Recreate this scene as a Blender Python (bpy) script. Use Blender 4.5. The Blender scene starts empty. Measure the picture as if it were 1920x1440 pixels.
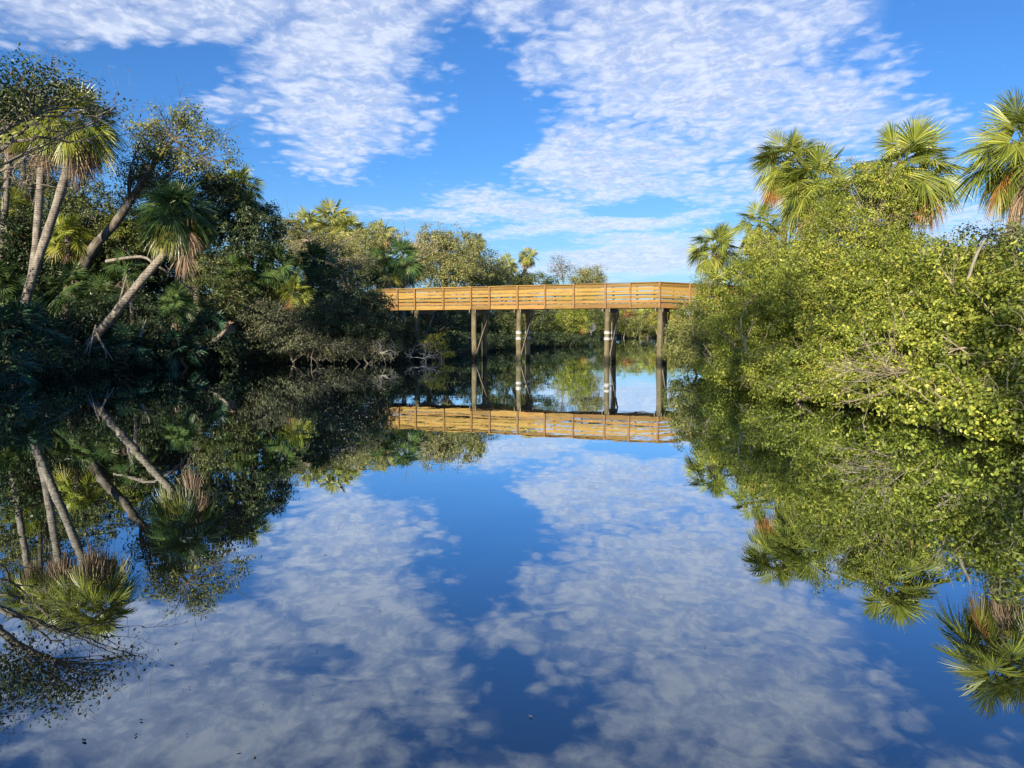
import bpy, math, random
import numpy as np
from mathutils import Vector, Matrix
R = math.radians
rng = np.random.default_rng(7)
random.seed(7)
S = bpy.context.scene
COL = S.collection

# ------------------------------------------------------------------ camera
F_PX = 1450.0; CAM_H = 1.64; PITCH = math.atan(102 / F_PX)
cam_d = bpy.data.cameras.new('camera'); cam = bpy.data.objects.new('camera', cam_d); COL.objects.link(cam)
cam_d.sensor_width = 36; cam_d.lens = 36 * F_PX / 1920; cam_d.clip_end = 6000; cam_d.clip_start = 0.05
cam.location = (0, 0, CAM_H); cam.rotation_euler = (math.pi / 2 - PITCH, 0, 0)
S.camera = cam

def ray(px, py):
    x = (px - 960) / F_PX; y = -(py - 720) / F_PX
    c, s = math.cos(PITCH), math.sin(PITCH)
    return np.array([x, c + y * s, -s + y * c])
def at(px, py, Y):
    """world point whose distance ahead is Y, seen at photo position px, py"""
    d = ray(px, py)
    return np.array([0, 0, CAM_H]) + d * (Y / d[1])
def xat(px, Y): return (px - 960) / F_PX * Y

# ------------------------------------------------------------------ light
SUN_EL, SUN_ROT = R(18), R(204)
EXPO = 1.25
sun_d = bpy.data.lights.new('sun', 'SUN'); sun_d.energy = 5.0; sun_d.angle = R(0.5); sun_d.color = (1.0, 0.84, 0.62)
sun = bpy.data.objects.new('sun', sun_d); COL.objects.link(sun)
sv = Vector((math.sin(SUN_ROT) * math.cos(SUN_EL), math.cos(SUN_ROT) * math.cos(SUN_EL), math.sin(SUN_EL)))
sun.rotation_euler = sv.to_track_quat('Z', 'Y').to_euler(); sun.location = (-40, -50, 30)
S.view_settings.view_transform = 'Standard'; S.view_settings.look = 'None'
S.view_settings.exposure = EXPO; S.view_settings.gamma = 1.0
S.render.engine = 'CYCLES'
S.cycles.use_denoising = True
S.cycles.max_bounces = 8; S.cycles.diffuse_bounces = 3; S.cycles.transmission_bounces = 4; S.cycles.transparent_max_bounces = 8
S.cycles.sample_clamp_indirect = 4

class NT:
    """small helper for building node trees"""
    def __init__(self, tree): self.t = tree; self.n = tree.nodes; self.l = tree.links
    def new(self, typ, **kw):
        nd = self.n.new(typ)
        for k, v in kw.items(): setattr(nd, k, v)
        return nd
    def put(self, sock, v):
        if isinstance(v, bpy.types.NodeSocket): self.l.new(v, sock)
        elif v is not None: sock.default_value = v
    def m(self, op, a, b=None, c=None, clamp=False):
        nd = self.new('ShaderNodeMath', operation=op, use_clamp=clamp)
        self.put(nd.inputs[0], a)
        if b is not None: self.put(nd.inputs[1], b)
        if c is not None: self.put(nd.inputs[2], c)
        return nd.outputs[0]
    def smooth(self, v, a, b, lo=0.0, hi=1.0):
        nd = self.new('ShaderNodeMapRange', interpolation_type='SMOOTHSTEP')
        self.put(nd.inputs['Value'], v)
        for k, x in zip(('From Min', 'From Max', 'To Min', 'To Max'), (a, b, lo, hi)): nd.inputs[k].default_value = x
        return nd.outputs[0]
    def mixc(self, f, a, b, blend='MIX'):
        nd = self.new('ShaderNodeMix', data_type='RGBA', blend_type=blend)
        self.put(nd.inputs['Factor'], f)
        A = [s for s in nd.inputs if s.name == 'A' and s.type == 'RGBA'][0]
        B = [s for s in nd.inputs if s.name == 'B' and s.type == 'RGBA'][0]
        self.put(A, a if isinstance(a, bpy.types.NodeSocket) else tuple(a) + (1,)); self.put(B, b if isinstance(b, bpy.types.NodeSocket) else tuple(b) + (1,))
        return [s for s in nd.outputs if s.type == 'RGBA'][0]
    def noise(self, vec, scale, detail=4, rough=0.55, dist=0.0):
        nd = self.new('ShaderNodeTexNoise'); self.put(nd.inputs['Vector'], vec)
        nd.inputs['Scale'].default_value = scale; nd.inputs['Detail'].default_value = detail
        nd.inputs['Roughness'].default_value = rough; nd.inputs['Distortion'].default_value = dist
        return nd.outputs['Fac']
    def ramp(self, fac, stops):
        nd = self.new('ShaderNodeValToRGB'); self.put(nd.inputs[0], fac)
        e = nd.color_ramp.elements
        while len(e) < len(stops): e.new(0.5)
        for el, (p, c) in zip(e, stops): el.position = p; el.color = tuple(c) + (1,)
        return nd.outputs[0]
    def mapping(self, vec, loc=(0, 0, 0), rot=(0, 0, 0), scale=(1, 1, 1), kind='POINT'):
        nd = self.new('ShaderNodeMapping', vector_type=kind); self.put(nd.inputs['Vector'], vec)
        nd.inputs['Location'].default_value = loc; nd.inputs['Rotation'].default_value = rot; nd.inputs['Scale'].default_value = scale
        return nd.outputs[0]
    def comb(self, x, y, z=0.0):
        nd = self.new('ShaderNodeCombineXYZ'); self.put(nd.inputs[0], x); self.put(nd.inputs[1], y); self.put(nd.inputs[2], z)
        return nd.outputs[0]

# ------------------------------------------------------------------ sky with altocumulus
W = bpy.data.worlds.new("World"); S.world = W; W.use_nodes = True
t = NT(W.node_tree); t.n.clear()
sky = t.new('ShaderNodeTexSky', sky_type='NISHITA', sun_disc=False, sun_elevation=SUN_EL, sun_rotation=SUN_ROT)
sky.air_density = 1.0; sky.dust_density = 0.6; sky.ozone_density = 2.2
tc = t.new('ShaderNodeTexCoord'); sep = t.new('ShaderNodeSeparateXYZ'); t.l.new(tc.outputs['Generated'], sep.inputs[0])
X, Y, Z = sep.outputs
Yc = t.m('MAXIMUM', Y, 0.12)
az = t.m('DIVIDE', X, Yc); el = t.m('DIVIDE', Z, Yc)
Zc = t.m('ADD', t.m('MAXIMUM', Z, 0.0), 0.07)
U = t.m('DIVIDE', X, Zc); V = t.m('DIVIDE', Y, Zc)
uv = t.comb(U, V)
warp = t.noise(uv, 1.1, 2, 0.5)
ang = t.comb(t.m('ADD', az, t.m('MULTIPLY', t.m('SUBTRACT', warp, 0.5), 0.10)),
             t.m('ADD', el, t.m('MULTIPLY', t.m('SUBTRACT', t.noise(t.mapping(uv, loc=(5, 3, 0)), 1.3, 2, 0.5), 0.5), 0.05)))
# cloud banks: azimuth / elevation (tangent units), extents, tilt, strength
def AZ(px): return (px - 960) / F_PX
def EL(py): return (618 - py) / F_PX
banks = [
    (310, 30, 420, 85, 4, 1.0), (650, 90, 240, 120, 20, 1.0), (640, 210, 170, 110, -8, 1.0), (640, 290, 120, 60, 0, .85),
    (480, 200, 130, 40, 6, .75), (780, 250, 110, 80, 0, .62), (60, 100, 150, 34, 0, .55), (40, 20, 160, 50, 0, .8), (800, 120, 120, 50, 0, .5),
    (1280, 130, 400, 210, -18, 1.0), (1130, 300, 280, 110, -8, 1.0), (960, 385, 190, 36, -6, .95), (1520, 200, 280, 90, -18, .95),
    (1450, 40, 300, 110, 0, .85), (970, 50, 110, 60, 0, .85), (1010, 140, 110, 70, 0, .8), (940, -130, 80, 60, 0, .6), (1330, 350, 330, 50, -6, .75), (780, 405, 150, 22, -3, .75), (1120, 425, 280, 26, 6, 1.0), (1180, 482, 300, 46, 4, .98),
    (640, 328, 110, 14, 0, .5), (850, 50, 140, 80, 0, .55),
    (1820, 430, 240, 60, 0, .7), (1650, 105, 170, 100, -30, .6), (1720, 215, 170, 40, -8, .6),
    (350, -150, 480, 170, 0, .98), (-300, 0, 500, 200, 0, .8), (1400, -120, 330, 200, 0, .95), (1150, -260, 520, 120, 0, .8),
    (760, -60, 170, 110, 20, .9), (1900, -300, 500, 160, 0, .5), (500, -420, 900, 160, 0, .9),
]
mask = None
for (px, py, rx, ry, rot, st) in banks:
    mp = t.mapping(ang, loc=(AZ(px), EL(py), 0), rot=(0, 0, R(rot)), scale=(rx / F_PX, ry / F_PX, 1), kind='TEXTURE')
    ln = t.new('ShaderNodeVectorMath', operation='LENGTH'); t.l.new(mp, ln.inputs[0])
    v = t.smooth(ln.outputs['Value'], 0.25, 1.5, st, 0.0)
    mask = v if mask is None else t.m('MAXIMUM', mask, v)
# blue gaps between the banks
for (px, py, rx, ry, rot, st) in [(905, 200, 110, 50, 60, .7), (800, 340, 120, 50, 30, .3), (870, 110, 45, 45, 0, .35), (950, -50, 40, 70, -20, .45), (1010, -150, 60, 60, 0, .5),
                                  (940, 270, 120, 60, 30, .85), (1190, 388, 110, 20, 0, .7), (1020, 470, 100, 30, 0, .2), (1870, 60, 190, 170, 0, .8), (220, 170, 230, 60, 8, .7)]:
    mp = t.mapping(ang, loc=(AZ(px), EL(py), 0), rot=(0, 0, R(rot)), scale=(rx / F_PX, ry / F_PX, 1), kind='TEXTURE')
    ln = t.new('ShaderNodeVectorMath', operation='LENGTH'); t.l.new(mp, ln.inputs[0])
    v = t.smooth(ln.outputs['Value'], 0.3, 1.3, st, 0.0)
    mask = t.m('SUBTRACT', mask, v, clamp=True)
# cells: smooth puffs in the cloud plane plus finer breakup
wv = t.new('ShaderNodeVectorMath', operation='ADD')
nz = t.new('ShaderNodeTexNoise'); t.l.new(uv, nz.inputs['Vector']); nz.inputs['Scale'].default_value = 6; nz.inputs['Detail'].default_value = 2
sc_ = t.new('ShaderNodeVectorMath', operation='SCALE'); t.l.new(nz.outputs['Color'], sc_.inputs[0]); sc_.inputs['Scale'].default_value = 0.10
t.l.new(uv, wv.inputs[0]); t.l.new(sc_.outputs[0], wv.inputs[1])
cuv = t.mapping(wv.outputs[0], rot=(0, 0, R(24)), scale=(1.0, 0.8, 1))
vor = t.new('ShaderNodeTexVoronoi', feature='SMOOTH_F1'); t.l.new(cuv, vor.inputs['Vector']); vor.inputs['Scale'].default_value = 16.0; vor.inputs['Smoothness'].default_value = 0.6
cell = t.smooth(vor.outputs['Distance'], 0.15, 0.75, 1.0, 0.0)
n1 = t.noise(cuv, 8.5, 6, 0.62)
n2 = t.noise(t.mapping(cuv, scale=(1, 1, 1)), 34.0, 5, 0.62)
n0 = t.noise(t.mapping(uv, loc=(2.3, 7.1, 0)), 2.4, 3, 0.55)
st_ = t.noise(t.mapping(wv.outputs[0], rot=(0, 0, R(-12)), scale=(0.55, 2.4, 1)), 9.0, 4, 0.6)      # wind streaks
far_ = t.smooth(el, 0.05, 0.22, 1.0, 0.0)                                                        # low in the sky cells flatten into streaks
cellw = t.m('MULTIPLY', cell, t.smooth(el, 0.04, 0.22, 0.05, 0.40))
tex = t.m('ADD', t.m('ADD', cellw, t.m('MULTIPLY', n1, 0.75)), t.m('ADD', t.m('MULTIPLY', n2, 0.42), t.m('ADD', t.m('MULTIPLY', n0, 0.55), t.m('MULTIPLY', st_, t.smooth(el, 0.04, 0.25, 0.75, 0.35)))))
dens = t.m('ADD', t.m('MULTIPLY', mask, 1.30), t.m('MULTIPLY', t.m('SUBTRACT', tex, 1.56), 1.30))
behind = t.smooth(Y, -0.1, 0.15)
veil = t.m('MULTIPLY', t.smooth(mask, 0.45, 1.0), t.smooth(t.m('ADD', t.m('MULTIPLY', n0, 0.6), t.m('MULTIPLY', st_, 0.4)), 0.34, 0.62, 0.12, 0.52))
cover0 = t.smooth(dens, -0.12, 1.12, 0, 0.86)
cover = t.m('MULTIPLY', t.m('MAXIMUM', cover0, veil), behind)
thick = t.smooth(dens, 0.30, 1.15)
cl_lit, cl_shade = (0.355, 0.385, 0.45), (0.205, 0.255, 0.375)
cl = t.mixc(t.m('MULTIPLY', thick, t.smooth(n1, 0.38, 0.62, 1.0, 0.15)), cl_lit, cl_shade)
cl = t.mixc(t.smooth(n2, 0.45, 0.62, 0.0, 0.45), cl, (0.40, 0.42, 0.47))
hsv = t.new('ShaderNodeHueSaturation'); t.l.new(sky.outputs[0], hsv.inputs['Color']); hsv.inputs['Saturation'].default_value = 1.12
skyc = t.mixc(1.0, hsv.outputs[0], (0.41, 0.71, 1.10), 'MULTIPLY')
skyc = t.mixc(t.smooth(el, 0.0, 0.22, 0.42, 0.0), skyc, (3.6, 5.0, 6.6))
sky_s = 0.064
scl = t.new('ShaderNodeVectorMath', operation='SCALE'); t.l.new(skyc, scl.inputs[0]); scl.inputs['Scale'].default_value = sky_s
fin = t.mixc(cover, scl.outputs[0], cl)
bg = t.new('ShaderNodeBackground'); t.l.new(fin, bg.inputs[0]); bg.inputs[1].default_value = 1.0
ow = t.new('ShaderNodeOutputWorld'); t.l.new(bg.outputs[0], ow.inputs[0])

# ------------------------------------------------------------------ materials
MATS = {}
def newmat(name):
    m = bpy.data.materials.new(name); m.use_nodes = True
    t = NT(m.node_tree); t.n.clear()
    return m, t
def out(t, sh, disp=None):
    o = t.new('ShaderNodeOutputMaterial'); t.l.new(sh, o.inputs[0])
def principled(t, col, rough=0.6, spec=0.4, bump=None, bstr=0.3, bdist=0.02):
    p = t.new('ShaderNodeBsdfPrincipled'); t.put(p.inputs['Base Color'], col if isinstance(col, bpy.types.NodeSocket) else tuple(col) + (1,))
    t.put(p.inputs['Roughness'], rough); t.put(p.inputs['Specular IOR Level'], spec)
    if bump is not None:
        b = t.new('ShaderNodeBump'); b.inputs['Strength'].default_value = bstr; b.inputs['Distance'].default_value = bdist
        t.l.new(bump, b.inputs['Height']); t.l.new(b.outputs[0], p.inputs['Normal'])
    return p.outputs[0]

def leaf_mat(name, stops, trans=0.35, rough=0.45, clump=0.5, cscale=1.2):
    """leaf: every leaf its own tone out of the ramp, tones drift over the crown"""
    m, t = newmat(name)
    geo = t.new('ShaderNodeNewGeometry'); tc = t.new('ShaderNodeTexCoord')
    n = t.noise(tc.outputs['Object'], cscale, 3)
    r = t.m('ADD', t.m('MULTIPLY', geo.outputs['Random Per Island'], 1 - clump), t.m('MULTIPLY', t.smooth(n, 0.3, 0.7), clump))
    c = t.ramp(r, stops)
    hs = t.new('ShaderNodeHueSaturation'); t.l.new(c, hs.inputs['Color'])
    t.put(hs.inputs['Value'], t.smooth(t.m('FRACT', t.m('MULTIPLY', geo.outputs['Random Per Island'], 17.3)), 0, 1, 0.6, 1.5)); hs.inputs['Saturation'].default_value = 1.0
    p = principled(t, hs.outputs[0], rough, 0.35)
    tr = t.new('ShaderNodeBsdfTranslucent'); tcol = t.mixc(1.0, hs.outputs[0], (1.3, 1.25, 0.6), 'MULTIPLY'); t.l.new(tcol, tr.inputs[0])
    mx = t.new('ShaderNodeMixShader'); mx.inputs[0].default_value = trans; t.l.new(p, mx.inputs[1]); t.l.new(tr.outputs[0], mx.inputs[2])
    out(t, mx.outputs[0]); MATS[name] = m; return m

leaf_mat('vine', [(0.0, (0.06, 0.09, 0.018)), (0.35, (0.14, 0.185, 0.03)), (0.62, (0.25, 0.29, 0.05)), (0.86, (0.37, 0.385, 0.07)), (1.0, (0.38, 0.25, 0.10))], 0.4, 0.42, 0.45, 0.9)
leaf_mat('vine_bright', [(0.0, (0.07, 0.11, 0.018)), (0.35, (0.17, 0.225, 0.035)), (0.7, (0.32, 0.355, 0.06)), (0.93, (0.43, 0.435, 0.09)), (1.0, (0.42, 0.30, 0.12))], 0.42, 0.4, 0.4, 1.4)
leaf_mat('olive_leaf', [(0.0, (0.06, 0.08, 0.025)), (0.5, (0.14, 0.165, 0.05)), (0.85, (0.24, 0.245, 0.08)), (1.0, (0.32, 0.25, 0.12))], 0.3, 0.5, 0.5, 0.8)
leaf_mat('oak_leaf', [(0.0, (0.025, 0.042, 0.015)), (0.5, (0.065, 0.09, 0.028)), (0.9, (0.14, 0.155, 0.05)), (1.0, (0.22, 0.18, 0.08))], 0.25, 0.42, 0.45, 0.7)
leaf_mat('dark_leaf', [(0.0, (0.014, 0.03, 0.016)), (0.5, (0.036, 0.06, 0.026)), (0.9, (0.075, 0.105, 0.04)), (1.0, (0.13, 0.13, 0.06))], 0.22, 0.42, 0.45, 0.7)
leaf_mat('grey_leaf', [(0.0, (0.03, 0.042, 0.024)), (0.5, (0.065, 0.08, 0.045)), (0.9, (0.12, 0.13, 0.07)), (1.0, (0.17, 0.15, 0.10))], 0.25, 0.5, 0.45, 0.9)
leaf_mat('mixed_leaf', [(0.0, (0.07, 0.11, 0.02)), (0.4, (0.18, 0.22, 0.035)), (0.7, (0.32, 0.31, 0.06)), (1.0, (0.50, 0.28, 0.09))], 0.35, 0.5, 0.6, 0.35)
leaf_mat('red_leaf', [(0.0, (0.22, 0.09, 0.035)), (0.5, (0.33, 0.14, 0.07)), (1.0, (0.30, 0.24, 0.08))], 0.35, 0.5, 0.4, 1.0)
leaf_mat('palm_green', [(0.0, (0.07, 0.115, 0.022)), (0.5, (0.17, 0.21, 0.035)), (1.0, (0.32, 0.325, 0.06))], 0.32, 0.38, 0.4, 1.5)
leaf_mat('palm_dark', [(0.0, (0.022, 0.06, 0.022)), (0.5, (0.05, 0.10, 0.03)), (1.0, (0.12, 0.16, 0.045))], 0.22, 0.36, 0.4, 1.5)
leaf_mat('palm_olive', [(0.0, (0.10, 0.14, 0.035)), (0.5, (0.22, 0.25, 0.065)), (1.0, (0.40, 0.37, 0.13))], 0.32, 0.42, 0.4, 1.0)
leaf_mat('pale_olive', [(0.0, (0.08, 0.095, 0.035)), (0.5, (0.19, 0.205, 0.075)), (0.85, (0.31, 0.30, 0.12)), (1.0, (0.38, 0.30, 0.17))], 0.3, 0.5, 0.5, 0.5)
leaf_mat('palm_yellow', [(0.0, (0.12, 0.17, 0.035)), (0.5, (0.23, 0.25, 0.05)), (1.0, (0.36, 0.29, 0.07))], 0.35, 0.42, 0.4, 1.5)
leaf_mat('palm_teal', [(0.0, (0.02, 0.055, 0.035)), (0.6, (0.04, 0.10, 0.06)), (1.0, (0.07, 0.14, 0.08))], 0.2, 0.36, 0.3, 1.5)
leaf_mat('palm_dead', [(0.0, (0.11, 0.075, 0.05)), (0.5, (0.23, 0.165, 0.115)), (1.0, (0.36, 0.29, 0.21))], 0.2, 0.7, 0.5, 2.0)
leaf_mat('palm_orange', [(0.0, (0.26, 0.12, 0.04)), (0.6, (0.40, 0.19, 0.065)), (1.0, (0.40, 0.27, 0.12))], 0.25, 0.6, 0.4, 2.0)

def bark(name, c1, c2, c3, scale=6, stretch=(1, 1, 0.4), bstr=0.6, rings=False):
    m, t = newmat(name)
    tc = t.new('ShaderNodeTexCoord'); v = t.mapping(tc.outputs['Object'], scale=stretch)
    n = t.noise(v, scale, 6, 0.65); n2 = t.noise(tc.outputs['Object'], scale * 0.35, 3)
    if rings:
        w = t.new('ShaderNodeTexWave', wave_type='BANDS', bands_direction='Z'); t.l.new(tc.outputs['Object'], w.inputs['Vector'])
        w.inputs['Scale'].default_value = 3.4; w.inputs['Distortion'].default_value = 6; w.inputs['Detail'].default_value = 3
        n = t.m('ADD', t.m('MULTIPLY', n, 0.8), t.m('MULTIPLY', w.outputs['Fac'], 0.16))
    c = t.ramp(n, [(0.28, c1), (0.5, c2), (0.72, c3)])
    c = t.mixc(t.smooth(n2, 0.45, 0.7, 0, 0.6), c, c3)
    if name == 'pile_wood':
        sp = t.new('ShaderNodeSeparateXYZ'); t.l.new(tc.outputs['Object'], sp.inputs[0])
        c = t.mixc(t.smooth(t.m('ADD', sp.outputs[2], t.m('MULTIPLY', n, -0.35)), 0.0, 0.28, 0.9, 0.0), c, (0.012, 0.012, 0.009))
        c = t.mixc(t.smooth(t.noise(tc.outputs['Object'], 3.1, 3), 0.5, 0.68, 0, 0.6), c, (0.06, 0.065, 0.035))
    out(t, principled(t, c, 0.85, 0.2, n, bstr, 0.03)); MATS[name] = m
bark('palm_bark', (0.045, 0.04, 0.034), (0.145, 0.133, 0.116), (0.29, 0.27, 0.24), 9, bstr=1.0, rings=True)
bark('brown_bark', (0.06, 0.042, 0.028), (0.14, 0.10, 0.07), (0.24, 0.18, 0.13), 8)
bark('dark_bark', (0.025, 0.022, 0.018), (0.07, 0.06, 0.05), (0.20, 0.19, 0.17), 6)
bark('grey_bark', (0.06, 0.055, 0.045), (0.15, 0.138, 0.118), (0.26, 0.24, 0.21), 7)
bark('pale_twig', (0.14, 0.115, 0.085), (0.24, 0.205, 0.16), (0.36, 0.32, 0.26), 9)
bark('white_wood', (0.18, 0.165, 0.13), (0.34, 0.315, 0.27), (0.50, 0.475, 0.42), 9)
bark('pile_wood', (0.04, 0.034, 0.021), (0.10, 0.088, 0.055), (0.18, 0.16, 0.10), 5, (1, 1, 0.12), 0.5)

def plank(name, a, b, c):
    m, t = newmat(name)
    geo = t.new('ShaderNodeNewGeometry'); tc = t.new('ShaderNodeTexCoord')
    rnd = geo.outputs['Random Per Island']
    sh = t.comb(t.m('MULTIPLY', rnd, 37.0), t.m('MULTIPLY', rnd, 11.0), t.m('MULTIPLY', rnd, 5.0))
    ad = t.new('ShaderNodeVectorMath', operation='ADD'); t.l.new(tc.outputs['Object'], ad.inputs[0]); t.l.new(sh, ad.inputs[1])
    g = t.noise(t.mapping(ad.outputs[0], scale=(0.6, 14, 14)), 2.2, 5, 0.6, 0.6)
    k = t.noise(t.mapping(ad.outputs[0], scale=(1.2, 4, 4)), 2.0, 2)
    col = t.ramp(g, [(0.25, a), (0.5, b), (0.75, c)])
    col = t.mixc(t.smooth(k, 0.66, 0.74, 0, 0.75), col, (0.16, 0.075, 0.03))
    hs = t.new('ShaderNodeHueSaturation'); t.l.new(col, hs.inputs['Color']); t.put(hs.inputs['Value'], t.smooth(rnd, 0, 1, 0.62, 1.22))
    t.put(hs.inputs['Hue'], t.smooth(t.m('FRACT', t.m('MULTIPLY', rnd, 7.3)), 0, 1, 0.488, 0.508))
    out(t, principled(t, hs.outputs[0], 0.72, 0.25, g, 0.25, 0.01)); MATS[name] = m
plank('new_pine', (0.115, 0.067, 0.019), (0.205, 0.125, 0.032), (0.28, 0.188, 0.058))
plank('post_pine', (0.11, 0.062, 0.022), (0.175, 0.105, 0.038), (0.24, 0.15, 0.06))
plank('old_timber', (0.07, 0.06, 0.042), (0.125, 0.108, 0.078), (0.19, 0.165, 0.12))

m, t = newmat('reflective_white'); tc = t.new('ShaderNodeTexCoord')
out(t, principled(t, t.ramp(t.noise(tc.outputs['Object'], 30, 3), [(0.3, (0.22, 0.22, 0.23)), (0.7, (0.40, 0.40, 0.42))]), 0.5)); MATS['white'] = m
m, t = newmat('sign_back'); tc = t.new('ShaderNodeTexCoord')
out(t, principled(t, t.ramp(t.noise(tc.outputs['Object'], 6, 4), [(0.35, (0.02, 0.028, 0.034)), (0.7, (0.07, 0.09, 0.10))]), 0.45)); MATS['sign_back'] = m
m, t = newmat('black_paint'); tc = t.new('ShaderNodeTexCoord')
out(t, principled(t, t.ramp(t.noise(tc.outputs['Object'], 8, 3), [(0.3, (0.012, 0.012, 0.013)), (0.7, (0.03, 0.03, 0.028))]), 0.6)); MATS['black'] = m
m, t = newmat('debris'); geo = t.new('ShaderNodeNewGeometry')
out(t, principled(t, t.ramp(geo.outputs['Random Per Island'], [(0.0, (0.06, 0.055, 0.04)), (0.6, (0.16, 0.155, 0.14)), (1.0, (0.36, 0.36, 0.35))]), 0.5)); MATS['debris'] = m
m, t = newmat('dark_debris'); geo = t.new('ShaderNodeNewGeometry')
out(t, principled(t, t.ramp(geo.outputs['Random Per Island'], [(0.0, (0.015, 0.012, 0.01)), (1.0, (0.09, 0.07, 0.045))]), 0.6)); MATS['dark_debris'] = m

m, t = newmat('mud_ground'); tc = t.new('ShaderNodeTexCoord')
n = t.noise(tc.outputs['Object'], 0.8, 6, 0.65); n2 = t.noise(tc.outputs['Object'], 7, 5, 0.7)
c = t.mixc(t.smooth(n2, 0.45, 0.65), t.ramp(n, [(0.3, (0.022, 0.018, 0.012)), (0.6, (0.05, 0.042, 0.026)), (0.8, (0.05, 0.06, 0.028))]), (0.085, 0.065, 0.04))
out(t, principled(t, c, 0.9, 0.2, n2, 0.8, 0.05)); MATS['ground'] = m

# water: near-mirror surface over dark tannin-brown depth, faint ripples
m, t = newmat('river_water'); tc = t.new('ShaderNodeTexCoord')
v = t.mapping(tc.outputs['Object'], scale=(1.0, 1.0, 1))
rip = t.m('ADD', t.m('MULTIPLY', t.noise(v, 0.55, 2, 0.4), 1.0), t.m('MULTIPLY', t.noise(v, 3.2, 2, 0.5), 0.10))
bmp = t.new('ShaderNodeBump'); bmp.inputs['Strength'].default_value = 1.0; bmp.inputs['Distance'].default_value = 0.0035; t.l.new(rip, bmp.inputs['Height'])
gl = t.new('ShaderNodeBsdfGlossy'); gl.inputs['Color'].default_value = (0.86, 0.94, 1.0, 1); gl.inputs['Roughness'].default_value = 0.0; t.l.new(bmp.outputs[0], gl.inputs['Normal'])
df = t.new('ShaderNodeBsdfDiffuse'); df.inputs['Color'].default_value = (0.006, 0.007, 0.006, 1)
fr = t.new('ShaderNodeLayerWeight'); fr.inputs['Blend'].default_value = 0.5; t.l.new(bmp.outputs[0], fr.inputs['Normal'])
fc = t.new('ShaderNodeFloatCurve'); t.l.new(fr.outputs['Facing'], fc.inputs['Value']); cv = fc.mapping.curves[0]
cv.points[0].location = (0.0, 0.06); cv.points[1].location = (1.0, 0.97)
for p_ in ((0.43, 0.24), (0.60, 0.39), (0.74, 0.61), (0.88, 0.84)): cv.points.new(*p_)
fc.mapping.update()
mx = t.new('ShaderNodeMixShader'); t.l.new(fc.outputs[0], mx.inputs[0]); t.l.new(df.outputs[0], mx.inputs[1]); t.l.new(gl.outputs[0], mx.inputs[2])
out(t, mx.outputs[0]); MATS['water'] = m

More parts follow.
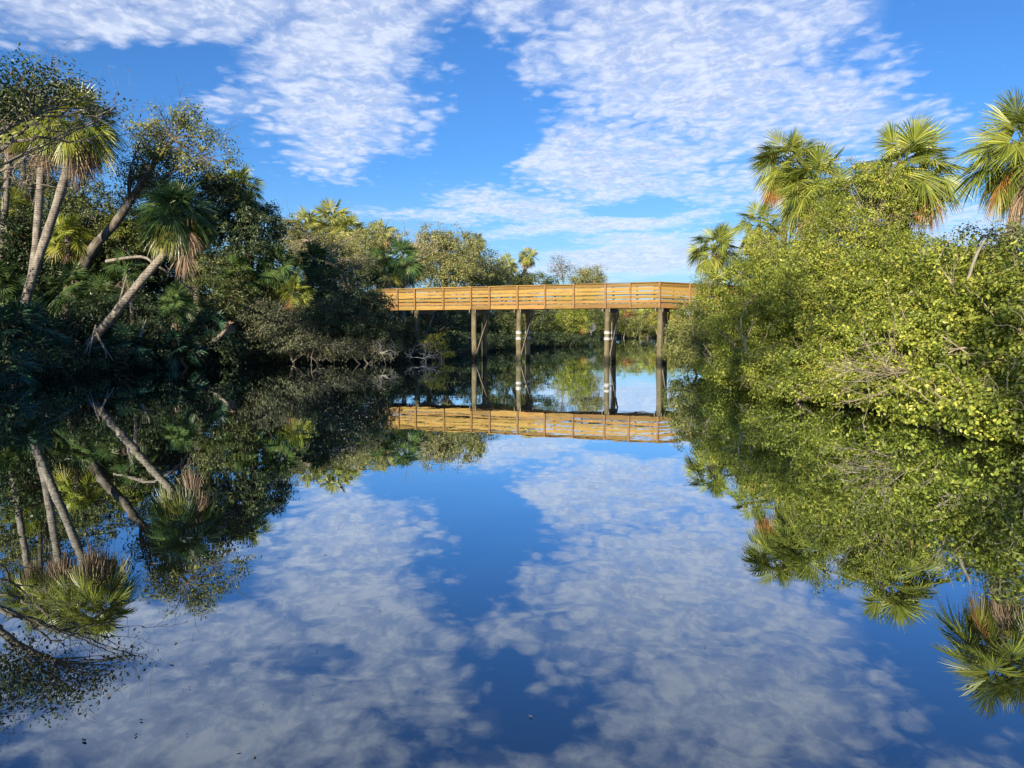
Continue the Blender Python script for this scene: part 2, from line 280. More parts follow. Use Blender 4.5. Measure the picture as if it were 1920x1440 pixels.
# ------------------------------------------------------------------ mesh buffers
class MB:
    """collects polygons (numpy batches) and links them as ONE mesh object"""
    def __init__(self): self.v = []; self.f = []; self.n = 0
    def add(self, v, f):
        v = np.asarray(v, float).reshape(-1, 3); f = np.asarray(f, int)
        if len(v) == 0: return
        self.v.append(v); self.f.append(f + self.n); self.n += len(v)
    def box(self, c, s, rz=0.0, M=None):
        x, y, z = [k / 2 for k in s]
        p = np.array([[-x, -y, -z], [x, -y, -z], [x, y, -z], [-x, y, -z], [-x, -y, z], [x, -y, z], [x, y, z], [-x, y, z]])
        if M is not None: p = p @ np.array(M).T
        cs, sn = math.cos(rz), math.sin(rz)
        p = p @ np.array([[cs, sn, 0], [-sn, cs, 0], [0, 0, 1]])
        self.add(p + np.array(c), [[0, 3, 2, 1], [4, 5, 6, 7], [0, 1, 5, 4], [1, 2, 6, 5], [2, 3, 7, 6], [3, 0, 4, 7]])
    def beam(self, a, b, w, h):
        a = np.array(a, float); b = np.array(b, float); d = b - a; L = np.linalg.norm(d); d /= L
        up = np.array([0, 0, 1.0]) if abs(d[2]) < 0.95 else np.array([0, 1.0, 0])
        s = np.cross(d, up); s /= np.linalg.norm(s); u = np.cross(s, d)
        p = []
        for q in (a, b):
            for i, j in ((-1, -1), (1, -1), (1, 1), (-1, 1)): p.append(q + s * i * w / 2 + u * j * h / 2)
        self.add(p, [[0, 3, 2, 1], [4, 5, 6, 7], [0, 1, 5, 4], [1, 2, 6, 5], [2, 3, 7, 6], [3, 0, 4, 7]])
    def tube(self, pts, rad, sides=8, cap=True):
        pts = np.asarray(pts, float); n = len(pts); rad = np.broadcast_to(np.asarray(rad, float), (n,))
        T = np.gradient(pts, axis=0); T /= np.linalg.norm(T, axis=1)[:, None] + 1e-9
        ref = np.array([0.0, 0, 1]) if abs(T[0][2]) < 0.9 else np.array([1.0, 0, 0])
        A = np.cross(T, ref); A /= np.linalg.norm(A, axis=1)[:, None] + 1e-9; B = np.cross(T, A)
        th = np.linspace(0, 2 * math.pi, sides, endpoint=False)
        ring = (A[:, None, :] * np.cos(th)[None, :, None] + B[:, None, :] * np.sin(th)[None, :, None]) * rad[:, None, None] + pts[:, None, :]
        i = np.arange(n - 1)[:, None] * sides; j = np.arange(sides)[None, :]; k = (j + 1) % sides
        f = np.stack([i + j, i + k, i + sides + k, i + sides + j], -1).reshape(-1, 4)
        v = ring.reshape(-1, 3)
        self.add(v, f)
        if cap:
            base = self.n - n * sides
            self.f.append(np.array([list(range(base, base + sides))])); self.f.append(np.array([list(range(self.n - sides, self.n))[::-1]]))
    def build(self, name, mat, parent=None, smooth=False, origin=None):
        me = bpy.data.meshes.new(name)
        V = np.concatenate(self.v) if self.v else np.zeros((0, 3))
        if parent is not None and origin is None: V = V - np.array(parent['_o']) if '_o' in parent else V
        elif origin is not None: V = V - np.array(origin)
        sizes = np.concatenate([np.full(len(f), f.shape[1]) for f in self.f]) if self.f else np.zeros(0, int)
        idx = np.concatenate([f.ravel() for f in self.f]) if self.f else np.zeros(0, int)
        me.vertices.add(len(V)); me.vertices.foreach_set('co', V.astype(np.float32).ravel())
        me.loops.add(len(idx)); me.loops.foreach_set('vertex_index', idx.astype(np.int32))
        me.polygons.add(len(sizes)); st = np.concatenate([[0], np.cumsum(sizes)[:-1]]) if len(sizes) else []
        me.polygons.foreach_set('loop_start', np.array(st, np.int32))
        me.update(calc_edges=True)
        me.polygons.foreach_set('use_smooth', np.full(len(sizes), smooth))
        me.materials.append(MATS[mat])
        o = bpy.data.objects.new(name, me); COL.objects.link(o)
        if parent is not None: o.parent = parent
        elif origin is not None: o.location = origin
        return o

def tag(o, label, cat=None, group=None, kind=None):
    if label: o['label'] = label
    if cat: o['category'] = cat
    if group: o['group'] = group
    if kind: o['kind'] = kind
    return o
ROOTS = []
def thing(name, label, cat, loc, group=None):
    o = bpy.data.objects.new(name, None); COL.objects.link(o); o.location = [float(x) for x in loc]; o.empty_display_size = 0.3
    o['_o'] = [float(x) for x in loc]; ROOTS.append(o)
    return tag(o, label, cat, group)

# ------------------------------------------------------------------ river banks
LB = np.array([(-60, -17), (0, -14), (21, -15.0), (29, -16.2), (33, -14.4), (38, -11.2), (44, -7.6), (50, -4.6), (62, -1.5), (72, 2.8), (79, 7.2), (86, 7.4), (92, 2.0), (120, 4), (150, 8), (158, 20)])
RB = np.array([(-60, 10), (0, 9.4), (10.2, 8.1), (13, 8.0), (16.2, 7.5), (19.5, 6.9), (24, 6.9), (29, 7.6), (38, 11.2), (60, 17), (110, 31), (150, 42), (158, 30)])
def bank_h(x, y):
    l = np.interp(y, LB[:, 0], LB[:, 1]); r = np.interp(y, RB[:, 0], RB[:, 1])
    d = np.maximum(np.maximum(l - x, x - r), y - 157.0)       # distance inland
    h = np.clip(d * 0.45, -0.9, 0.35) + np.clip((d - 3) * 0.03, 0, 0.6)
    return h + 0.06 * np.sin(x * 1.7 + y * 0.9) * np.clip(d, 0, 1) + 0.05 * np.sin(x * 0.6 - y * 2.1) * np.clip(d, 0, 1)
gx = np.concatenate([[-3000, -900, -300, -120, -70], np.arange(-45, 60, 0.7), [75, 120, 300, 900, 3000]])
gy = np.concatenate([[-3000, -500, -150, -80], np.arange(-60, 170, 1.0), [180, 220, 300, 600, 1200, 3000]])
GX, GY = np.meshgrid(gx, gy, indexing='ij'); GZ = bank_h(GX, GY)
nx, ny = GX.shape; i = np.arange(nx - 1)[:, None] * ny + np.arange(ny - 1)[None, :]
b = MB(); b.add(np.stack([GX, GY, GZ], -1).reshape(-1, 3), np.stack([i, i + ny, i + ny + 1, i + 1], -1).reshape(-1, 4))
tag(b.build('ground', 'ground', smooth=True), 'dark muddy river bank ground under the trees', kind='structure')
b = MB(); b.add([[-110, -150, 0], [110, -150, 0], [110, 175, 0], [-110, 175, 0]], [[0, 1, 2, 3]])
tag(b.build('water', 'water'), 'still dark river water mirroring sky and trees', kind='structure')

# ------------------------------------------------------------------ foliage tools
def unit(a): return a / (np.linalg.norm(a, axis=-1, keepdims=True) + 1e-9)
def add_leaves(buf, C, N, L, asp=0.55, rnd=False, droop=0.2):
    n = len(C)
    if n == 0: return
    N = unit(N); rv = rng.normal(size=(n, 3)); rv[:, 2] -= droop * 2
    A = unit(rv - N * np.sum(rv * N, 1, keepdims=True)); B = np.cross(N, A)
    L = (L * rng.uniform(0.45, 1.32, n))[:, None]; w = L * asp
    if rnd:   # broad heart-like leaf: six corners, folded on its midrib
        p = [C - A * L * 0.5, C - A * L * 0.22 + B * w * 0.46 + N * L * 0.09, C + A * L * 0.12 + B * w * 0.46 + N * L * 0.09, C + A * L * 0.5 - N * L * 0.05,
             C + A * L * 0.12 - B * w * 0.46 + N * L * 0.09, C - A * L * 0.22 - B * w * 0.46 + N * L * 0.09]
        k = np.arange(n)[:, None] * 6
        buf.add(np.stack(p, 1).reshape(-1, 3), np.concatenate([k + np.array([[0, 1, 2, 3]]), k + np.array([[0, 3, 4, 5]])], 0))
    else:
        p = [C - A * L * 0.5, C + B * w * 0.5 + N * L * 0.1, C + A * L * 0.5, C - B * w * 0.5 + N * L * 0.1]
        k = np.arange(n)[:, None] * 4
        buf.add(np.stack(p, 1).reshape(-1, 3), np.concatenate([k + np.array([[0, 1, 2]]), k + np.array([[0, 2, 3]])], 0))

def blob_clumps(c, rad, n, shell=0.45, lump=0.28):
    d = unit(rng.normal(size=(n, 3)))
    ph = rng.uniform(0, 6.28, 6)
    k = 1 + lump * (np.sin(d[:, 0] * 4.3 + ph[0]) * np.sin(d[:, 1] * 3.7 + ph[1]) + 0.7 * np.sin(d[:, 2] * 5.1 + ph[2] + d[:, 0] * 3) + 0.5 * np.sin(d[:, 0] * 9 + ph[3]) * np.sin(d[:, 2] * 8 + ph[4]))
    r = (shell + (1 - shell) * rng.random(n) ** 0.6) * k
    return np.array(c) + d * r[:, None] * np.array(rad), d

def leaf_blob(buf, c, rad, leaf, cover=1.0, asp=0.55, rnd=False, clump_r=None, shell=0.45, per=26, zmin=0.04, sparse=1.0):
    rad = np.array(rad, float)
    area = math.pi * (rad[0] * rad[2] + rad[0] * rad[1] + rad[1] * rad[2]) / 1.5
    nl = int(area * 2.1 * cover / (leaf * leaf * asp * 0.62))
    ncl = max(6, nl // per)
    clump_r = clump_r or leaf * 2.4
    cc, dd = blob_clumps(c, rad, ncl, shell)
    C = np.repeat(cc, per, 0); D = np.repeat(dd, per, 0)
    g = unit(rng.normal(size=C.shape)) * (rng.random((len(C), 1)) ** 0.45) * clump_r * sparse
    g[:, 2] *= 0.7
    C = C + g
    N = D * 0.5 + unit(g) * 0.45 + rng.normal(size=C.shape) * 0.42 + np.array([0, 0, 0.35])
    ok = C[:, 2] > zmin
    add_leaves(buf, C[ok], N[ok], np.full(ok.sum(), leaf), asp, rnd)
    return cc

def bez(a, b, bend, n=6):
    a = np.array(a, float); b = np.array(b, float); m_ = (a + b) / 2 + np.array(bend)
    s = np.linspace(0, 1, n)[:, None]
    return (1 - s) ** 2 * a + 2 * s * (1 - s) * m_ + s * s * b
def smoothline(pts, n=14):
    pts = np.array(pts, float); k = len(pts)
    s = np.linspace(0, k - 1, n); o = []
    for q in s:
        i = min(int(q), k - 2); f = q - i
        p0, p1, p2, p3 = pts[max(i - 1, 0)], pts[i], pts[i + 1], pts[min(i + 2, k - 1)]
        o.append(0.5 * ((2 * p1) + (-p0 + p2) * f + (2 * p0 - 5 * p1 + 4 * p2 - p3) * f * f + (-p0 + 3 * p1 - 3 * p2 + p3) * f ** 3))
    return np.array(o)
def twig(buf, p, d, L, r, depth, tips=None, wig=0.35, kids=4, grav=0.0, sides=5, spr=0.75):
    n = 6; pts = [np.array(p, float)]; d = unit(np.array(d, float))
    for _ in range(n - 1):
        d = unit(d + rng.normal(size=3) * wig * 0.45 + np.array([0, 0, -grav])); pts.append(pts[-1] + d * L / (n - 1))
    pts = np.array(pts); buf.tube(pts, np.linspace(r, max(r * 0.35, 0.004), n), sides if depth > 1 else 4, cap=False)
    if depth <= 0:
        if tips is not None: tips.append(pts[-1])
        return
    for k in range(kids):
        i = rng.integers(1, n) if k else n - 1
        nd = unit(unit(pts[i] - pts[i - 1]) + rng.normal(size=3) * spr)
        twig(buf, pts[i], nd, L * rng.uniform(0.45, 0.75), r * 0.5, depth - 1, tips, wig, kids, grav, sides, spr)

def m_blob(q):
    px, py, Y, rx, ry, dep = q[:6]
    c = at(px, py, Y); k = Y / F_PX
    return c, (rx * k, dep, ry * k)

def tree(name, label, cat, blobs, lmat, bmat='dark_bark', trunk=None, r=(0.18, 0.09), leaf=0.1, cover=1.0, asp=0.5, rnd=False, limbs=5, twigs=0, group=None,
         shell=0.45, sparse=1.0, part='crown', stem='trunk', per=26, clump_r=None, tw_mat=None, twL=1.0):
    mb = [m_blob(q) for q in blobs]
    mean = np.mean([c for c, _ in mb], 0)
    if trunk is None:
        low = min(mb, key=lambda q: q[0][2])
        gz = bank_h(np.array(low[0][0]), np.array(low[0][1] + 0.4)); base = np.array([low[0][0], low[0][1] + 0.4, min(float(gz), low[0][2]) - 0.25])
        tp = smoothline([base, (base + mean) / 2 + rng.normal(size=3) * 0.15, mean], 9)
    else:
        tp = smoothline([at(*q) for q in trunk], 16); base = tp[0]
    root = thing(name, label, cat, base, group)
    tb = MB(); n = len(tp)
    tb.tube(tp, np.linspace(r[0], r[1], n) * (1 + 0.10 * rng.normal(size=n)), 10)
    lb = MB()
    for (c, rad), q in zip(mb, blobs):
        mul = q[6] if len(q) > 6 else 1.0
        cc = leaf_blob(lb, c, rad, leaf, cover * mul, asp, rnd, shell=shell, sparse=sparse, per=per, clump_r=clump_r)
        for k in range(limbs):
            tgt = cc[rng.integers(len(cc))] * 0.85 + c * 0.15
            if tgt[2] < 0.05: continue
            dist = np.linalg.norm(tp - tgt, axis=1); w = np.argsort(dist)[0]; st = tp[max(1, min(w, n - 1)) if k % 3 else max(1, n // 2)]
            L = np.linalg.norm(tgt - st)
            pts = bez(st, tgt, rng.normal(size=3) * L * 0.12 + np.array([0, 0, L * 0.08]), 7)
            tb.tube(pts, np.linspace(r[1] * 0.6, 0.012, 7), 6, cap=False)
            twig(tb, pts[4], unit(tgt - st), L * 0.35, r[1] * 0.2, 1, kids=3)
    if twigs:
        for (c, rad), q in zip(mb, blobs):
            for _ in range(int(twigs * 0.6)):
                d = unit(rng.normal(size=3) + np.array([-0.3, -0.9, 0.3]))
                p = c + d * np.array(rad) * 0.8
                if p[2] < 0.3: continue
                near = tp[np.argmin(np.linalg.norm(tp - p, axis=1))]
                tb.tube(bez(near, p, rng.normal(size=3) * .1, 5), np.linspace(.012, .007, 5), 4, cap=False)
                twig(tb, p, d + np.array([0, 0, .3]), rng.uniform(0.25, 0.55) * twL, 0.007, 1, kids=2, wig=0.5)
    tb.build(stem, bmat, root, smooth=True)
    if lb.n: lb.build(part, lmat, root)
    return root

# ------------------------------------------------------------------ cabbage palms
def frond(buf, pet, c, az_, el_, Lp, L, nseg, spread=125, droop=0.25, roll=0.0, fold=0.3, rag=0.1):
    d = np.array([math.cos(el_) * math.cos(az_), math.cos(el_) * math.sin(az_), math.sin(el_)])
    h = c + Lp * (d + np.array([0, 0, -0.10]))
    eb = el_ - R(12) if el_ > R(62) else (el_ - R(42) if el_ > R(-40) else el_ - R(8)); eb = max(eb, R(-88))
    ax = np.array([math.cos(eb) * math.cos(az_), math.cos(eb) * math.sin(az_), math.sin(eb)]); s = np.array([-math.sin(az_), math.cos(az_), 0.0])
    n = unit(np.cross(ax, s)); n = n if n[2] > 0 or el_ < -0.9 else -n
    s = s * math.cos(roll) + n * math.sin(roll); n = unit(np.cross(ax, s)); n = n if n[2] > 0 else -n
    if pet is not None:
        pp = bez(c, h, (0, 0, Lp * 0.08), 4); pet.tube(pp, [0.02, 0.015, 0.012, 0.01], 4, cap=False)
    ph = np.linspace(-R(spread), R(spread), nseg) + rng.normal(size=nseg) * 0.02
    dphi = 2 * R(spread) / nseg
    Ls = L * (0.74 + 0.26 * np.cos(ph)) * rng.uniform(1 - rag, 1.04, nseg)
    dirs = np.cos(ph)[:, None] * ax + np.sin(ph)[:, None] * s
    lat = np.cross(n, dirs)
    hub = h + ax * (0.22 * L * np.clip(np.cos(ph), 0, 1))[:, None] + np.array([0, 0, -0.06 * L]) * np.clip(np.cos(ph), 0, 1)[:, None]
    sgn = np.where(np.arange(nseg) % 2, 1.0, -1.0)
    T = [0.04, 0.42, 0.75, 1.0]; Wd = [0.05, 0.42, 0.26, 0.0]
    dr = droop * rng.uniform(0.4, 1.7, nseg)
    P = []
    for tt, ww in zip(T, Wd):
        ctr = hub + dirs * (Ls * tt)[:, None] - n * (fold * L * np.abs(np.sin(ph)) * tt)[:, None] * 0.6 + np.array([0, 0, -1.0]) * (dr * L * tt ** 3)[:, None]
        hw = ww * L * dphi * 0.55
        if ww > 0:
            P.append(ctr + lat * hw + n * (sgn * hw * 0.55)[:, None]); P.append(ctr - lat * hw - n * (sgn * hw * 0.55)[:, None])
        else: P.append(ctr)
    V = np.stack(P, 1).reshape(-1, 3); k = np.arange(nseg)[:, None] * 7
    buf.add(V, np.concatenate([k + np.array([[0, 1, 3, 2]]), k + np.array([[2, 3, 5, 4]])], 0)); buf.add(np.zeros((0, 3)), np.zeros((0, 3)))
    buf.f.append(k + np.array([[4, 5, 6]]) + (buf.n - len(V)))

def palm(label, crown, size, trunk=None, r=0.15, mat='palm_green', nf=34, dead=8, yellow=3, orange=0, nseg=30, bmat='palm_bark', group=None, name='palm_tree',
         lo=-35, hi=85, droop=0.28, deadlen=0.75, orange_az=None, cat='palm tree'):
    c = at(*crown)
    if trunk is None:
        gz = float(bank_h(np.array(c[0]), np.array(c[1]))); tp = smoothline([np.array([c[0] + rng.normal() * 0.2, c[1] + 0.3, gz - 0.3]), c + np.array([rng.normal() * 0.15, 0, -(c[2]) * 0.5]), c], 10)
    else: tp = smoothline([at(*q) for q in trunk] + [c], 16)
    root = thing(name, label, cat, tp[0], group)
    tb = MB(); n = len(tp); rr = np.linspace(r * 0.98, r * 0.85, n); rr[-3:] *= 1.12
    tb.tube(tp, rr * (1 + 0.04 * rng.normal(size=n)), 12)
    # old leaf bases under the crown
    ax = unit(tp[-1] - tp[-3])
    for k in range(22):
        a = k * 2.4; hh = -0.08 - 0.055 * k * size / 1.6
        q = c + ax * hh; dd = np.array([math.cos(a), math.sin(a), 0.55]); tb.beam(q + dd * r * 0.7, q + unit(dd) * (r + 0.16), 0.055, 0.03)
    tb.build('trunk', bmat, root, smooth=True)
    live = MB(); yb = MB(); db = MB(); ob = MB()
    Lp, L = size * 0.46, size * 0.52; nseg = int(nseg * 1.6)
    nf = int(nf * 0.85)
    for k in range(nf):
        f = (k + 0.5) / nf
        e = R(hi - (hi - lo) * f ** 0.85 + rng.normal() * 6); a = k * 2.39996 + rng.normal() * 0.2
        isy = k >= nf - int(yellow * .75)
        frond(yb if isy else live, yb if isy else live, c, a, e, Lp * rng.uniform(0.8, 1.1), L * rng.uniform(0.85, 1.1), nseg, 122, droop * (0.8 if e < 0 else 0.45), np.clip(rng.normal() * 0.6, -1.2, 1.2), 0.14)
    for k in range(dead):
        frond(db, db, c + ax * -0.1, k * 2.39996 + rng.normal() * 0.4, R(rng.uniform(-86, -48)), Lp * 0.7, L * deadlen * rng.uniform(0.8, 1.15), max(10, nseg // 2), 60, 0.35, rng.normal() * 0.4, 0.8, 0.35)
    for k in range(orange):
        a = R(orange_az if orange_az is not None else 200) + rng.normal() * 0.45
        frond(ob, ob, c, a, R(rng.uniform(-50, -22)), Lp * 0.9, L * 0.85, nseg, 95, 0.5, rng.normal() * 0.4, 0.5, 0.25)
    live.build('crown', mat, root)
    if yb.n: yb.build('yellow_fronds', 'palm_yellow', root)
    if db.n: db.build('dead_fronds', 'palm_dead', root)
    if ob.n: ob.build('orange_fronds', 'palm_orange', root)
    return root

# ================================================================== FOOTBRIDGE
def on_line(px, A, B):
    """point of line A-B seen at photo column px"""
    k = (px - 960) / F_PX; d = B - A; s = (k * A[1] - A[0]) / (d[0] - k * d[1]); return s
A = np.array([xat(1235, 38.3), 38.3]); B = np.array([xat(740, 43.5), 43.5])
axv = unit((A - B)); RZ = math.atan2(axv[1], axv[0])
bridge = bpy.data.objects.new('footbridge', None); COL.objects.link(bridge)
bridge.location = (A[0], A[1], 0); bridge.rotation_euler = (0, 0, RZ)
tag(bridge, 'raised timber footbridge with new slatted railings crossing the dark river on round piles', 'footbridge')
Lb = np.linalg.norm(A - B)
def zt(x): s = np.clip(-x / Lb, -0.4, 1.3); return 3.99 - 0.07 * s - max(0, x) * 0.04
def zb(x): return 2.72 - max(0, x) * 0.04
def lx(px): return -on_line(px, A, B) * Lb
post_px = [700, 747, 779.5, 832.5, 884, 918.5, 970.6, 1022, 1075.6, 1134.6, 1180.6]
xs = [lx(p) for p in post_px] + [0.0]
# the span bends away from the camera after the last straight post
k = (1291 - 960) / F_PX; E2w = np.array([k * 38.75, 38.75])
R2 = np.array([[math.cos(RZ), math.sin(RZ)], [-math.sin(RZ), math.cos(RZ)]])
E2 = R2 @ (E2w - A); d2 = unit(E2)
nodes = [np.array([x, 0.0]) for x in xs] + [E2, E2 + d2 * 1.6, E2 + d2 * 3.2, E2 + d2 * 4.8]
WID = 1.65
perp2 = np.array([-d2[1], d2[0]]); mid_perp = unit(perp2 + np.array([0, 1]))
def perp(i):
    n0 = len(xs) - 1
    return np.array([0, 1.0]) if i < n0 else (mid_perp / mid_perp[1] if i == n0 else perp2)
far = [nodes[i] + perp(i) * WID for i in range(len(nodes))]
def z_of(i, fn): return fn(nodes[i][0])
def P3(p, z): return (p[0], p[1], z)
deck = MB(); 
for side, line, sg in (('near', nodes, -1), ('far', far, 1)):
    cap = MB(); rim = MB()
    for i in range(len(line) - 1):
        p, q = line[i], line[i + 1]; off = perp(i) if i >= len(xs) - 1 else np.array([0, 1.0])
        a_t, b_t = z_of(i, zt), z_of(i + 1, zt); a_b, b_b = z_of(i, zb), z_of(i + 1, zb)
        inn = -sg * off * 0.022
        if i % 2 == 0 or i == len(line) - 2:
            j = min(i + 2, len(line) - 1) if i + 1 != len(xs) - 1 else i + 1
            pass
        cap.beam(P3(p - sg * off * 0.0, a_t - 0.02), P3(q - sg * off * 0.0, b_t - 0.02 + (0.0 if i != 7 else -0.02)), 0.15, 0.038)
        rim.beam(P3(p + inn * 1.0, a_b + 0.10), P3(q + inn * 1.0, b_b + 0.10), 0.038, 0.20)
        pan = MB(); H = a_t - 0.04 - (a_b + 0.20)
        nb = 5; bh = 0.128; gap = (H - nb * bh) / nb
        for r_ in range(nb):
            z0 = 0.20 + gap + r_ * (bh + gap) + bh / 2 + (rng.normal() * 0.006)
            H2 = b_t - 0.04 - (b_b + 0.20); z1 = 0.20 + (z0 - 0.20) * H2 / H + rng.normal() * 0.007
            e = 0.006 * unit(q - p)
            if sg > 0: z0 += 0.04; z1 += 0.04
            pan.beam(P3(p + e + inn, a_b + z0), P3(q - e + inn, b_b + z1), 0.034, bh)
        pan.build('railing_panel', 'new_pine', bridge)
    cap.build('handrail', 'new_pine', bridge); rim.build('rim_joist', 'new_pine', bridge)
    for i in range(len(line)):
        off = perp(i); off = off / np.linalg.norm(off)
        c = line[i] + sg * off * 0.047
        pm = MB(); pm.beam(P3(c, z_of(i, zb) - 0.0), P3(c, z_of(i, zt) - 0.041), 0.088, 0.088)
        # bolt heads where the post is fixed to the joist
        po = pm.build('post', 'post_pine', bridge)
        if sg < 0:
            for zz in (0.06, 0.15):
                bm_ = MB(); bm_.box((c[0], c[1] - 0.047, z_of(i, zb) + zz), (0.025, 0.012, 0.025))
                o = bm_.build('bolt', 'sign_back', None); o.parent = po
for i in range(len(nodes) - 1):
    p, q, p2, q2 = nodes[i], nodes[i + 1], far[i], far[i + 1]
    n = max(2, int(np.linalg.norm(q - p) / 0.15))
    for k in range(n):
        f = (k + 0.5) / n; a0 = p + (q - p) * f; b0 = p2 + (q2 - p2) * f; d = unit(b0 - a0) * 0.05
        z = zb(a0[0]) + 0.222
        deck.beam(P3(a0 + d, z), P3(b0 - d, z), np.linalg.norm(q - p) / n - 0.008, 0.036)
deck.build('deck', 'old_timber', bridge)
jo = MB()
for off in (0.45, 0.85, 1.25):
    for i in range(len(nodes) - 1):
        jo.beam(P3(nodes[i] + perp(i) * off, zb(nodes[i][0]) + 0.10), P3(nodes[i + 1] + perp(i + 1) * off, zb(nodes[i + 1][0]) + 0.10), 0.04, 0.19)
jo.build('floor_joists', 'old_timber', bridge)
for bi, (px, dx) in enumerate([(779.5, 0.05), (884, 0.12), (970.6, 0.03), (1134.6, 0.07), (1235, 0.02)]):
    x = lx(px) + dx
    for yy in (0.10, WID - 0.12):
        pm = MB(); hh = np.linspace(-1.2, zb(x) + 0.0, 14)
        pts = np.stack([x + 0.012 * np.sin(hh * 2 + bi + yy), np.full(14, yy), hh], 1)
        pm.tube(pts, np.linspace(0.155, 0.135, 14), 20)
        o = pm.build('pile', 'pile_wood', bridge, smooth=True)
        wl = MB(); wl.tube([(pts[5][0], yy, -0.05), (pts[5][0], yy, 0.05)], 0.159, 20); w_ = wl.build('wet_ring', 'black', None, smooth=True); w_.parent = o
        if bi in (2, 3):
            for z0, z1 in ((1.42, 1.58), (1.11, 1.27)):
                bb = MB(); bb.tube([(np.interp(z0, hh, pts[:, 0]), yy, z0), (np.interp(z1, hh, pts[:, 0]), yy, z1)], 0.154, 20, cap=True); w_ = bb.build('white_band', 'white', None, smooth=True); w_.parent = o
    for s_ in (-1, 1):
        cb = MB(); cb.beam((x + s_ * 0.17, -0.14, zb(x) - 0.10), (x + s_ * 0.17, WID + 0.22, zb(x) - 0.10), 0.045, 0.19); cb.build('cross_beam', 'old_timber', bridge)
    br = MB(); br.beam((x - 0.16 if bi == 9 else x + 0.20, WID + 0.12, zb(x) - 0.20), (x + 0.19, -0.02, 0.32), 0.05, 0.14); br.build('brace', 'old_timber', bridge)

# channel sign upstream
c = at(1108, 643, 95); c[2] = 0
sg_ = thing('channel_sign', 'small grey channel sign on a dark post standing in the water beyond the bridge', 'sign', c)
b = MB(); b.tube([(c[0], c[1], -1.0), (c[0], c[1], 1.6)], 0.13, 12); p = b.build('post', 'black', sg_, smooth=True)
for z0 in (0.98, 1.22):
    b = MB(); b.tube([(c[0], c[1], z0), (c[0], c[1], z0 + 0.1)], 0.137, 12); b.build('white_band', 'white', sg_, smooth=True)
b = MB()
for f_, y_ in ((1, -0.16), (-1, -0.14)): pass
hx = [(math.cos(R(22.5 + 45 * q)) * 0.62, math.sin(R(22.5 + 45 * q)) * 0.62) for q in range(8)]
fr_ = [(c[0] + x_, c[1] - 0.17, 1.95 + z_) for x_, z_ in hx]; bk = [(c[0] + x_, c[1] - 0.14, 1.95 + z_) for x_, z_ in hx]
b.add(fr_, [list(range(8))]); b.add(bk, [list(range(8))[::-1]])
b.add(fr_ + bk, [[q, q + 8, (q + 1) % 8 + 8, (q + 1) % 8] for q in range(8)])
b.build('sign_panel', 'sign_back', sg_)

# ================================================================== RIGHT BANK
def mass(name, label, items, mat, leaf, cover=1.0, kind='stuff', **kw):
    b = MB()
    for (c, rad) in items: leaf_blob(b, np.array(c, float), rad, leaf, cover, **kw)
    return tag(b.build(name, mat), label, kind=kind)
vine = dict(cat='shrub', group=None)
def shrub(label, blobs, mat, leaf=0.09, **kw):
    kw.setdefault('limbs', 4); kw.setdefault('r', (0.06, 0.035)); kw.setdefault('part', 'foliage'); kw.setdefault('stem', 'stems')
    kw.setdefault('bmat', kw.pop('tw_mat', 'pale_twig'))
    return tree(kw.pop('name', 'shrub'), label, kw.pop('cat', 'shrub'), blobs, mat, leaf=leaf, **kw)
palm('single palm standing lowest and farthest left on the right bank, beside the bridge end', (1340, 468, 39.5), 1.7, r=0.13, nf=34, yellow=8, dead=4, nseg=32, lo=-48, group='palms on the right bank')
palm('small yellowing palm in the bushes between the bridge end palm and the tall palm pair', (1424, 425, 37.5), 1.6, r=0.12, nf=26, yellow=12, dead=2, nseg=30, lo=-50, group='palms on the right bank')
palm('tall palm with orange fronds on its left, back one of the right bank pair', (1478, 310, 38), 2.2, r=0.15, nf=36, yellow=3, dead=5, orange=6, orange_az=205, nseg=34, group='palms on the right bank', lo=-30)
palm('tall palm with a brown skirt of dead leaves, front one of the right bank pair', (1527, 352, 34), 2.15, r=0.15, nf=38, yellow=6, dead=14, nseg=34, deadlen=0.9, group='palms on the right bank', lo=-45)
palm('palm rising above the vine covered bushes with long orange dead fronds hanging on its right', (1695, 322, 27), 2.15, r=0.14, nf=40, yellow=3, dead=8, orange=5, orange_az=-20, nseg=36, deadlen=0.95, group='palms on the right bank', trunk=[(1700, 560, 27), (1697, 450, 27)], lo=-40)
palm('large palm cut by the right edge of the photo', (1922, 285, 15.6), 1.42, r=0.12, nf=48, yellow=5, dead=8, orange=1, orange_az=200, nseg=44, deadlen=0.85, group='palms on the right bank', trunk=[(1900, 640, 15.8), (1896, 480, 15.8), (1908, 380, 15.7)], lo=-45)
palm('low young palm with bright yellow green fans among the vines at the far right', (1860, 500, 15.6), 0.8, r=0.06, nf=14, yellow=6, dead=0, nseg=26, group='palms on the right bank')

